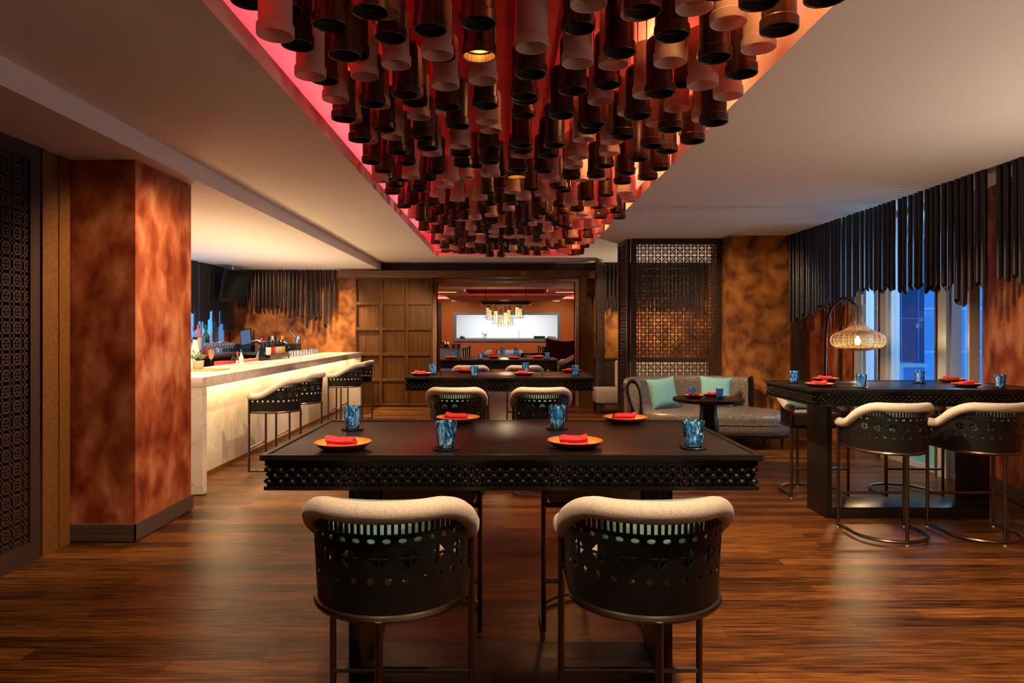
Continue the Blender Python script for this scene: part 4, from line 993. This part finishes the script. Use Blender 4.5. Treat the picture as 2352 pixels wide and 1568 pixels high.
# black wooden loop trims on the two ends of the back
def loop(cx, cy, ang, w_, z0, z1, n=22):
    pts_ = []
    for i in range(n):
        a = 2*PI*i/n; k_ = .5 - .5*math.cos(a); zz = z0+(z1-z0)*k_; ww = w_*math.sin(a)*(0.35+.65*k_)
        pts_.append((cx+ww*math.cos(ang), cy+ww*math.sin(ang), zz))
    return pts_
lp_ = [(p[0]+.09*(1-(p[2]-.34)/.515), p[1], p[2]) for p in loop(1.645, 8.80, 0, .105, .34, .855)]
MB().tube(lp_, .017, 8, closed=True).build('arm_trim', M['blackplain'], se, smooth=True)
MB().add([(p[0], p[1]+.006, p[2]) for p in lp_] + [(p[0]+.02, p[1]+.45, p[2]) for p in lp_], [tuple(range(22)), tuple(range(43, 21, -1))] + [(i, (i+1) % 22, 22+(i+1) % 22, 22+i) for i in range(22)]).build('arm_scroll', M['leather'], se, smooth=True, angle=60)
MB().tube(loop(3.43, 9.46, math.radians(-82), .045, .44, .855), .016, 8, closed=True).build('arm_trim', M['blackplain'], se, smooth=True)
pl = pillow_mesh(.44, .42, .15, 16, .10).build('scatter_cushion', M['teal'], smooth=True, doubles=.0004, angle=80)
pl.location = W(1523, 905, 9.10); pl.location.z = .665; pl.rotation_euler = (math.radians(-14), math.radians(-5), math.radians(22)); tag(pl, 'teal cushion at the left end of the settee', 'cushion', 'teal cushions on the settee')
p2 = bpy.data.objects.new('scatter_cushion', pl.data); C.objects.link(p2); p2.location = W(1645, 905, 9.32); p2.location.z = .665; p2.rotation_euler = (math.radians(-16), math.radians(3), math.radians(-6)); tag(p2, 'teal cushion behind the round table on the settee', 'cushion', 'teal cushions on the settee')
rt = thing('round_table', 'round black pedestal table in front of the settee', 'table', (2.258, 7.55, 0))
MB().lathe([(.001, .712), (.37, .712), (.383, .718), (.385, .745), (.380, .75), (.001, .75)], 48).build('table_top', M['blackplain'], rt, smooth=True)
MB().lathe([(.001, 0), (.20, 0), (.205, .02), (.15, .06), (.108, .13), (.102, .2), (.112, .29), (.116, .38), (.110, .46), (.096, .55), (.090, .64), (.10, .712), (.001, .712)], 32).build('pedestal', M['blackplain'], rt, smooth=True, angle=60)
RZ = .75
for (u, v, w_) in [(1594, 912.5, 'left on the small round table'), (1637, 909.6, 'farther on the small round table')]:
    x, y, z = G(u, v, RZ); setting_plate(x, y, RZ, w_)
for (u, v, w_) in [(1590, 909.3, 'left on the small round table'), (1653, 914.5, 'right on the small round table')]:
    x, y, z = G(u, v, RZ); setting_glass(x, y, RZ, w_, coaster=(u > 1600))
x, y, z = G(1634, 914, RZ)
put('chopstick', cs_d, (x, y, RZ+.004), 1.2, 'wooden chopstick lying on the small round table', 'chopstick', None)

# ---------------------------------------------------------------- arched lamp with rattan shade
LY = 7.5
def lw_(u, v): x, y, z = W(u, v, LY); return (x, y, z)
al = thing('arc_lamp', 'black arched floor lamp with gourd-shaped woven rattan shade', 'floor lamp', (3.53, LY, 0))
def loc(p): return (p[0]-3.53, p[1]-LY, p[2])
pp = [(0, 0, .03), (0, 0, .6)] + [loc(lw_(u, v)) for u, v in ((1895, 860), (1896, 800), (1898, 755), (1904, 722), (1914, 702), (1928, 689), (1941, 685), (1953, 689), (1962, 696), (1969, 704))]
MB().tube(smooth_path(pp, 4), .016, 10).build('pole', M['blackmat'], al, smooth=True)
MB().lathe([(.001, 0), (.16, 0), (.165, .015), (.15, .03), (.001, .035)], 32).build('base', M['blackmat'], al, smooth=True)
sx_, sy_, sz_ = loc(lw_(1970, 804.5))
prof = [(.10, 0), (.20, .022), (.25, .045), (.272, .085), (.275, .113), (.262, .155), (.23, .187), (.17, .213), (.13, .23), (.09, .262), (.072, .29), (.066, .318), (.055, .355), (.06, .385), (.074, .415), (.076, .435), (.070, .46), (.067, .50)]
pr = smooth_path(prof, 3)
rg = MB(); rb = MB()
acc = 0; last = None
L_ = [0]
for a, b in zip(pr, pr[1:]): L_.append(L_[-1] + math.dist(a, b))
nr_ = 44
for i in range(nr_+1):
    s = L_[-1]*i/nr_; j = max(k for k in range(len(L_)) if L_[k] <= s+1e-9); j = min(j, len(pr)-2); f = (s-L_[j])/(L_[j+1]-L_[j])
    r_ = pr[j][0]+(pr[j+1][0]-pr[j][0])*f; z_ = pr[j][1]+(pr[j+1][1]-pr[j][1])*f
    n_ = 40
    rg.tube([(r_*math.cos(2*PI*k/n_), r_*math.sin(2*PI*k/n_), z_) for k in range(n_)], .003, 4, closed=True)
for k in range(26):
    a = 2*PI*k/26; rb.tube([(r_*math.cos(a), r_*math.sin(a), z_) for r_, z_ in pr], .0028, 5)
sh = rg.build('lamp_shade', M['rattan'], al); sh.location = (sx_, sy_, sz_)
rb.build('shade_rib', M['rattan'], sh)
MB().lathe([(.001, .06), (.02, .065), (.033, .09), (.03, .115), (.014, .14), (.013, .16), (.001, .161)], 16).build('bulb', M['bulb'], al, smooth=True).location = (sx_, sy_, sz_)
MB().tube([(0, 0, .15), (0, 0, .52)], .004, 6).build('cord', M['blackmat'], al).location = (sx_, sy_, sz_)
point('rattan_lamp', (3.53+sx_, LY+sy_, sz_+.03), 12, (1, .66, .30), .03)

# ---------------------------------------------------------------- alcove behind the screen
bq = thing('banquette', 'cream upholstered banquette along the alcove wall behind the screen', 'banquette')
MB().box(2.35, 4.05, 13.05, 13.6, .14, .48).build('seat', M['linen'], bq, bevel=.04)
MB().box(2.35, 4.05, 13.5, 13.72, .48, .86).build('backrest', M['linen'], bq, bevel=.04)
MB().box(2.4, 4.0, 13.1, 13.7, 0, .14).build('plinth', M['darkwood'], bq)
ch = thing('side_chair', 'cream side chair with dark legs at the alcove entrance', 'chair', (1.88, 12.35, 0))
MB().box(-.26, .30, -.28, .28, .20, .46).build('seat', M['grey_linen'], ch, bevel=.05)
MB().box(.16, .30, -.27, .27, .46, .94).build('backrest', M['linen'], ch, bevel=.03)
for (x_, y_) in ((-.21, -.23), (-.21, .23), (.25, -.23), (.25, .23)): MB().box(x_-.025, x_+.025, y_-.025, y_+.025, 0, .2).build('leg', M['darkwood'], ch)

# ---------------------------------------------------------------- private room and kitchen
PX0, PX1, PY, PZ = -2.7, 2.9, 24.0, 2.51
kx0, kx1, kz0, kz1 = -1.69, 1.89, 1.19, 2.04
struct('wall_private_left', MB().box(PX0-.2, PX0, YB+.2, PY, 0, 2.8), M['stipple'])
struct('wall_private_right', MB().box(PX1, PX1+.2, YB+.2, PY, 0, 2.8), M['stipple'])
struct('wall_private_back', MB().box(PX0, kx0, PY, PY+.15, 0, PZ).box(kx1, PX1, PY, PY+.15, 0, PZ).box(kx0, kx1, PY, PY+.15, 0, kz0).box(kx0, kx1, PY, PY+.15, kz1, PZ), M['stipple'])
struct('trim_10', MB().box(PX0, -2.2, PY-.06, PY, 0, PZ-.05), M['darkwood'])
fz = .09
o = struct('window_5', MB().box(kx0-fz, kx0, PY-.05, PY+.2, kz0-fz, kz1+fz).box(kx1, kx1+fz, PY-.05, PY+.2, kz0-fz, kz1+fz).box(kx0, kx1, PY-.05, PY+.2, kz1, kz1+fz).box(kx0, kx1, PY-.05, PY+.2, kz0-fz, kz0), M['steelblue'])
MB().box(kx0, kx1, PY+.06, PY+.066, kz0, kz1).build('pane', M['pane'], o)
# coffered ceiling
holes = [(-1.05, 1.15, 15.0, 21.5)]
for (a, b) in ((14.3, 15.6), (16.4, 18.6), (19.4, 22.4)):
    holes += [(PX0, -1.75, a, b), (1.85, PX1, a, b)]
hs = sorted(holes)
cm = MB()
ys = sorted({YB+.2, PY} | {h[2] for h in holes} | {h[3] for h in holes}); xs = sorted({PX0, PX1} | {h[0] for h in holes} | {h[1] for h in holes})
for a, b in zip(ys, ys[1:]):
    for c_, d_ in zip(xs, xs[1:]):
        mx_, my_ = (c_+d_)/2, (a+b)/2
        if not any(h[0] < mx_ < h[1] and h[2] < my_ < h[3] for h in holes): cm.box(c_, d_, a, b, PZ, PZ+.08)
for y_ in (14.9, 15.9, 18.9, 21.6, 22.8): cm.box(-1.75, 1.85, y_, y_+.12, PZ-.05, PZ)
struct('ceiling_private', cm, M['ceiling'])
rm = MB().box(PX0-.2, PX1+.2, YB+.2, PY+.15, PZ+.28, PZ+.34)
for (a, b, c_, d_) in holes:
    if a > PX0: rm.box(a-.12, a-.1, c_-.1, d_+.1, PZ+.08, PZ+.28)
    if b < PX1: rm.box(b+.1, b+.12, c_-.1, d_+.1, PZ+.08, PZ+.28)
    rm.box(a-.1, b+.1, c_-.12, c_-.1, PZ+.08, PZ+.28).box(a-.1, b+.1, d_+.1, d_+.12, PZ+.08, PZ+.28)
struct('ceiling_coffer', rm, M['crimson'])
for (a, b, c_, d_) in holes[1:]:
    area('coffer_led', ((a+b)/2, (c_+d_)/2, PZ+.02), ((a+b)/2, (c_+d_)/2, PZ+1), b-a-.1, d_-c_-.1, 10*(d_-c_), (1, .5, .33))
area('coffer_led', (-1.0, 18.2, PZ+.03), (-1.05, 18.2, 3), .06, 6, 8, (1, .5, .2)); area('coffer_led', (1.1, 18.2, PZ+.03), (1.15, 18.2, 3), .06, 6, 8, (1, .4, .35))
# kitchen behind the serving window
struct('wall_kitchen', MB().box(-3, 3, 27.0, 27.2, 0, 2.9).box(-3.2, -3, PY+.15, 27.2, 0, 2.9).box(3, 3.2, PY+.15, 27.2, 0, 2.9).box(-3, 3, PY+.15, 27, 2.8, 2.9), M['white'])
struct('floor_kitchen', MB().box(-3, 3, 26.6, 27.2, -.1, 0), M['white'])
kc = tag(MB().box(-2.9, 2.9, 26.2, 26.95, 0, 1.2).build('kitchen_counter', M['steel']), 'steel counter along the white kitchen wall behind the serving window', 'counter')
sl = tag(MB().box(kx0, kx1, PY+.2, PY+.6, kz0-.06, kz0).build('serving_shelf', M['steel']), 'steel shelf inside the serving window', 'shelf')
KY = PY+.4
def kpos(u): return (u-UX)*KY/F
t = thing('cooking_pot', 'black domed pot at the left of the serving window', 'pot', (kpos(1062), KY, kz0)); MB().lathe([(.001, 0), (.10, 0), (.105, .02), (.09, .07), (.05, .105), (.001, .11)], 20).build('body', M['blackmat'], t, smooth=True)
t = thing('folding_rack', 'black wire rack standing left of centre in the serving window', 'rack', (kpos(1113), KY, kz0+.0)); MB().tube([(-.09, 0, .2), (.08, 0, .1), (.02, 0, .0)], .014, 6).tube([(.09, 0, .2), (-.02, 0, .1), (-.03, 0, 0)], .014, 6).build('wire_frame', M['blackmat'], t)
t = thing('planter_box', 'long dark box at the right of the serving window', 'box', (kpos(1239), KY, kz0)); MB().box(-.20, .20, -.06, .06, 0, .09).build('body', M['blackmat'], t, bevel=.01); MB().box(-.21, .21, -.07, .07, .09, .1).build('rim', M['blackmat'], t)
for i, u in enumerate((1259, 1263.5, 1268.5, 1274)):
    tag(MB().lathe([(.001, 0), (.03, 0), (.033, .085), (.001, .085)], 12, (kpos(u), KY)).build('spice_jar', M['copper']), '%s brown jar from the left at the right end of the serving window' % ordinal(i+1), 'jar', 'brown jars in the serving window').location.z = kz0
t = thing('kitchen_tap', 'slim steel tap in the kitchen behind the serving window', 'tap', (kpos(1191)*1.1, 26.5, 1.2)); MB().tube([(0, 0, 0), (0, 0, .22), (.03, -.05, .26), (.03, -.1, .24)], .012, 8).build('spout', M['steel'], t)
# pendant cluster
ra = thing('pendant_raft', 'dark wooden ceiling raft from which the lantern cluster hangs', 'ceiling raft', (.04, 15.2, 2.06))
MB().box(-.52, .52, -.3, .3, .0, .05).box(-.56, .56, -.34, .34, .05, .08).build('board', M['darkwood'], ra, bevel=.004)
MB().box(-.56, -.52, -.34, .34, .0, .05).box(.52, .56, -.34, .34, 0, .05).build('end_plate', M['silver'], ra)
for (x_, y_) in ((-.45, .0), (.45, 0)): MB().tube([(x_, y_, .08), (x_, y_, PZ-2.06)], .006, 6).build('hanger', M['blackmat'], ra)
for i, (u, vt, vb, Y_, wd, txt) in enumerate([(1121, 707, 727, 15.35, 1.0, 'leftmost, rear'), (1124.5, 712.5, 731, 15.05, .95, 'leftmost, front'), (1138.5, 714.5, 740, 15.2, 1.1, 'third from the left'), (1150.5, 724, 747, 15.0, 1.05, 'lowest, fourth from the left'), (1161, 718, 744, 15.2, 1.1, 'fifth from the left'), (1169.5, 712, 737, 15.35, 1.0, 'sixth from the left'), (1172.5, 725, 744, 15.05, .9, 'seventh from the left'), (1188, 706, 727, 15.35, 1.1, 'second from the right'), (1194.5, 709, 727, 15.05, 1.2, 'rightmost, widest cage')]):
    x, y, z = W(u, vb, Y_); h_ = (vb-vt)*Y_/F
    t = thing('lantern_pendant', '%s glowing lantern in a black wire cage of the pendant cluster' % txt, 'pendant lamp', (x, y, z), 0, 'lanterns of the pendant cluster')
    MB().lathe([(.001, 0), (.038, 0), (.040, h_), (.001, h_)], 16).build('paper_shade', M['lantern'], t, smooth=True)
    cg = MB(); rr = .062*wd
    ct = min(1, (2.05-z-h_)/.15); cgp = [(rr*1.25, -.03), (rr*.95, h_*.7), (.02, h_+.05*ct), (.032, h_+.09*ct), (.006, h_+.15*ct)]
    for k in range(8): cg.tube([(r_*math.cos(PI*k/4), r_*math.sin(PI*k/4), z_) for r_, z_ in cgp], .0028, 4)
    for r_, z_ in cgp[:4]: cg.tube([(r_*math.cos(2*PI*k/16), r_*math.sin(2*PI*k/16), z_) for k in range(16)], .0028, 4, closed=True)
    cg.build('wire_cage', M['blackmat'], t)
    MB().tube([(0, 0, h_), (0, 0, 2.078-z)], .004, 5).build('cord', M['blackmat'], t)
point('lantern_glow', (.04, 15.2, 1.60), 14, (1, .7, .35), .12)
# long table and chairs
lt = thing('dining_table', 'long dark dining table running to the back of the private room', 'table', (.0, 18.1, 0))
MB().box(-.52, .52, -2.6, 2.6, .86, .90).build('table_top', M['blackplain'], lt, bevel=.005)
for (x_, y_) in ((-.42, -2.4), (.42, -2.4), (-.42, 2.4), (.42, 2.4)): MB().box(x_-.04, x_+.04, y_-.04, y_+.04, 0, .86).build('leg', M['blackplain'], lt)
def dining_chair():
    t = thing('dining_chair', 'x', 'chair')
    MB().box(-.24, .24, -.24, .24, .50, .60).build('seat', M['linen'], t, bevel=.02)
    for (x_, y_) in ((-.21, -.21), (.21, -.21), (-.21, .21), (.21, .21)): MB().box(x_-.02, x_+.02, y_-.02, y_+.02, 0, .5 if y_ > 0 else 1.03).build('leg', M['blackplain'], t)
    MB().box(-.19, .19, -.235, -.20, .62, 1.02).build('backrest', M['linen'], t, bevel=.012)
    MB().box(-.23, .23, -.245, -.19, 1.02, 1.06).build('top_rail', M['blackplain'], t)
    return t
dc = dining_chair(); first = True
for side, rz in ((-1, -PI/2), (1, PI/2)):
    for i in range(5):
        pos = (side*.78, 15.9+i*.95, 0); lab = '%s nearest cream-backed chair on the %s side of the long dining table' % (ordinal(i+1), 'left' if side < 0 else 'right')
        if first: dc.location = pos; dc.rotation_euler = (0, 0, rz); dc['label'] = lab; dc['group'] = 'chairs along the long dining table'; first = False
        else: dup(dc, pos, rz, lab, 'chairs along the long dining table')
for i in range(4):
    setting_plate(-.26, 16.2+i*1.2, .90, '%s nearest on the left side of the long table' % ordinal(i+1))
    setting_glass(-.02-.06*(i % 2), 16.5+i*1.2, .90, '%s nearest on the left of the long table' % ordinal(i+1), False)
    setting_glass(.33, 16.5+i*1.2, .90, '%s nearest on the right of the long table' % ordinal(i+1), False)
# wing chair and service cabinet
wc = thing('wing_chair', 'tall black winged chair at the right of the private room', 'chair', (1.62, 17.2, 0), math.radians(15))
MB().prism([(-.42, 0), (.42, 0), (.52, .82), (.30, .76), (0, .73), (-.30, .76), (-.52, .82)], 0, .10, Matrix.Translation((0, .3, .48)) @ Matrix.Rotation(PI/2, 4, 'X')).build('backrest', M['blackmat'], wc)
MB().box(-.40, .40, -.35, .28, .18, .48).build('seat', M['blackmat'], wc, bevel=.04)
for (x_, y_) in ((-.34, -.28), (.34, -.28), (-.34, .22), (.34, .22)): MB().box(x_-.025, x_+.025, y_-.025, y_+.025, 0, .18).build('leg', M['blackplain'], wc)
ac = thing('armchair', 'dark armchair frame just inside the doorway beyond the third table', 'chair', (.62, 14.5, 0), PI/2)
for (x_, y_, h_) in ((-.24, -.24, 1.16), (.24, -.24, 1.16), (-.24, .24, .98), (.24, .24, .98)): MB().box(x_-.025, x_+.025, y_-.025, y_+.025, 0, h_).build('leg', M['blackplain'], ac)
MB().box(-.26, .26, -.26, .26, .62, .70).build('seat', M['linen'], ac, bevel=.02)
for s_ in (-1, 1): MB().box(s_*.24-.025, s_*.24+.025, -.24, .26, .98, 1.01).build('armrest', M['blackplain'], ac)
MB().box(-.215, .215, -.255, -.225, 1.02, 1.16).build('backrest', M['blackplain'], ac)
sc_ = thing('service_cabinet', 'blue-grey service cabinet at the left inside the private room', 'cabinet', (-1.18, 15.1, 0))
MB().box(-.22, .22, -.2, .2, 0, 1.08).build('body', M['steelblue'], sc_, bevel=.004); MB().box(-.23, .23, -.21, .21, 1.08, 1.10).build('cabinet_top', M['steelblue'], sc_)
MB().box(-.20, .20, -.215, -.2, .06, 1.04).build('door', M['steelblue'], sc_, bevel=.003)
t = thing('copper_bowl', 'copper bowl on a dark tray on the service cabinet', 'bowl', (-1.30, 15.1, 1.10)); MB().box(-.09, .09, -.1, .1, 0, .04).build('tray', M['blackmat'], t); MB().lathe([(.001, .04), (.04, .04), (.09, .09), (.08, .15), (.03, .17), (.001, .16)], 16).build('body', M['copper'], t, smooth=True)
for i, x_ in enumerate((-1.12, -1.01)): tag(MB().box(x_-.04, x_+.04, 15.05, 15.15, 1.10, 1.20).build('wooden_box', M['oak'], bevel=.004), '%s of two small wooden boxes on the service cabinet' % ('left' if i == 0 else 'right'), 'box', 'wooden boxes on the service cabinet')
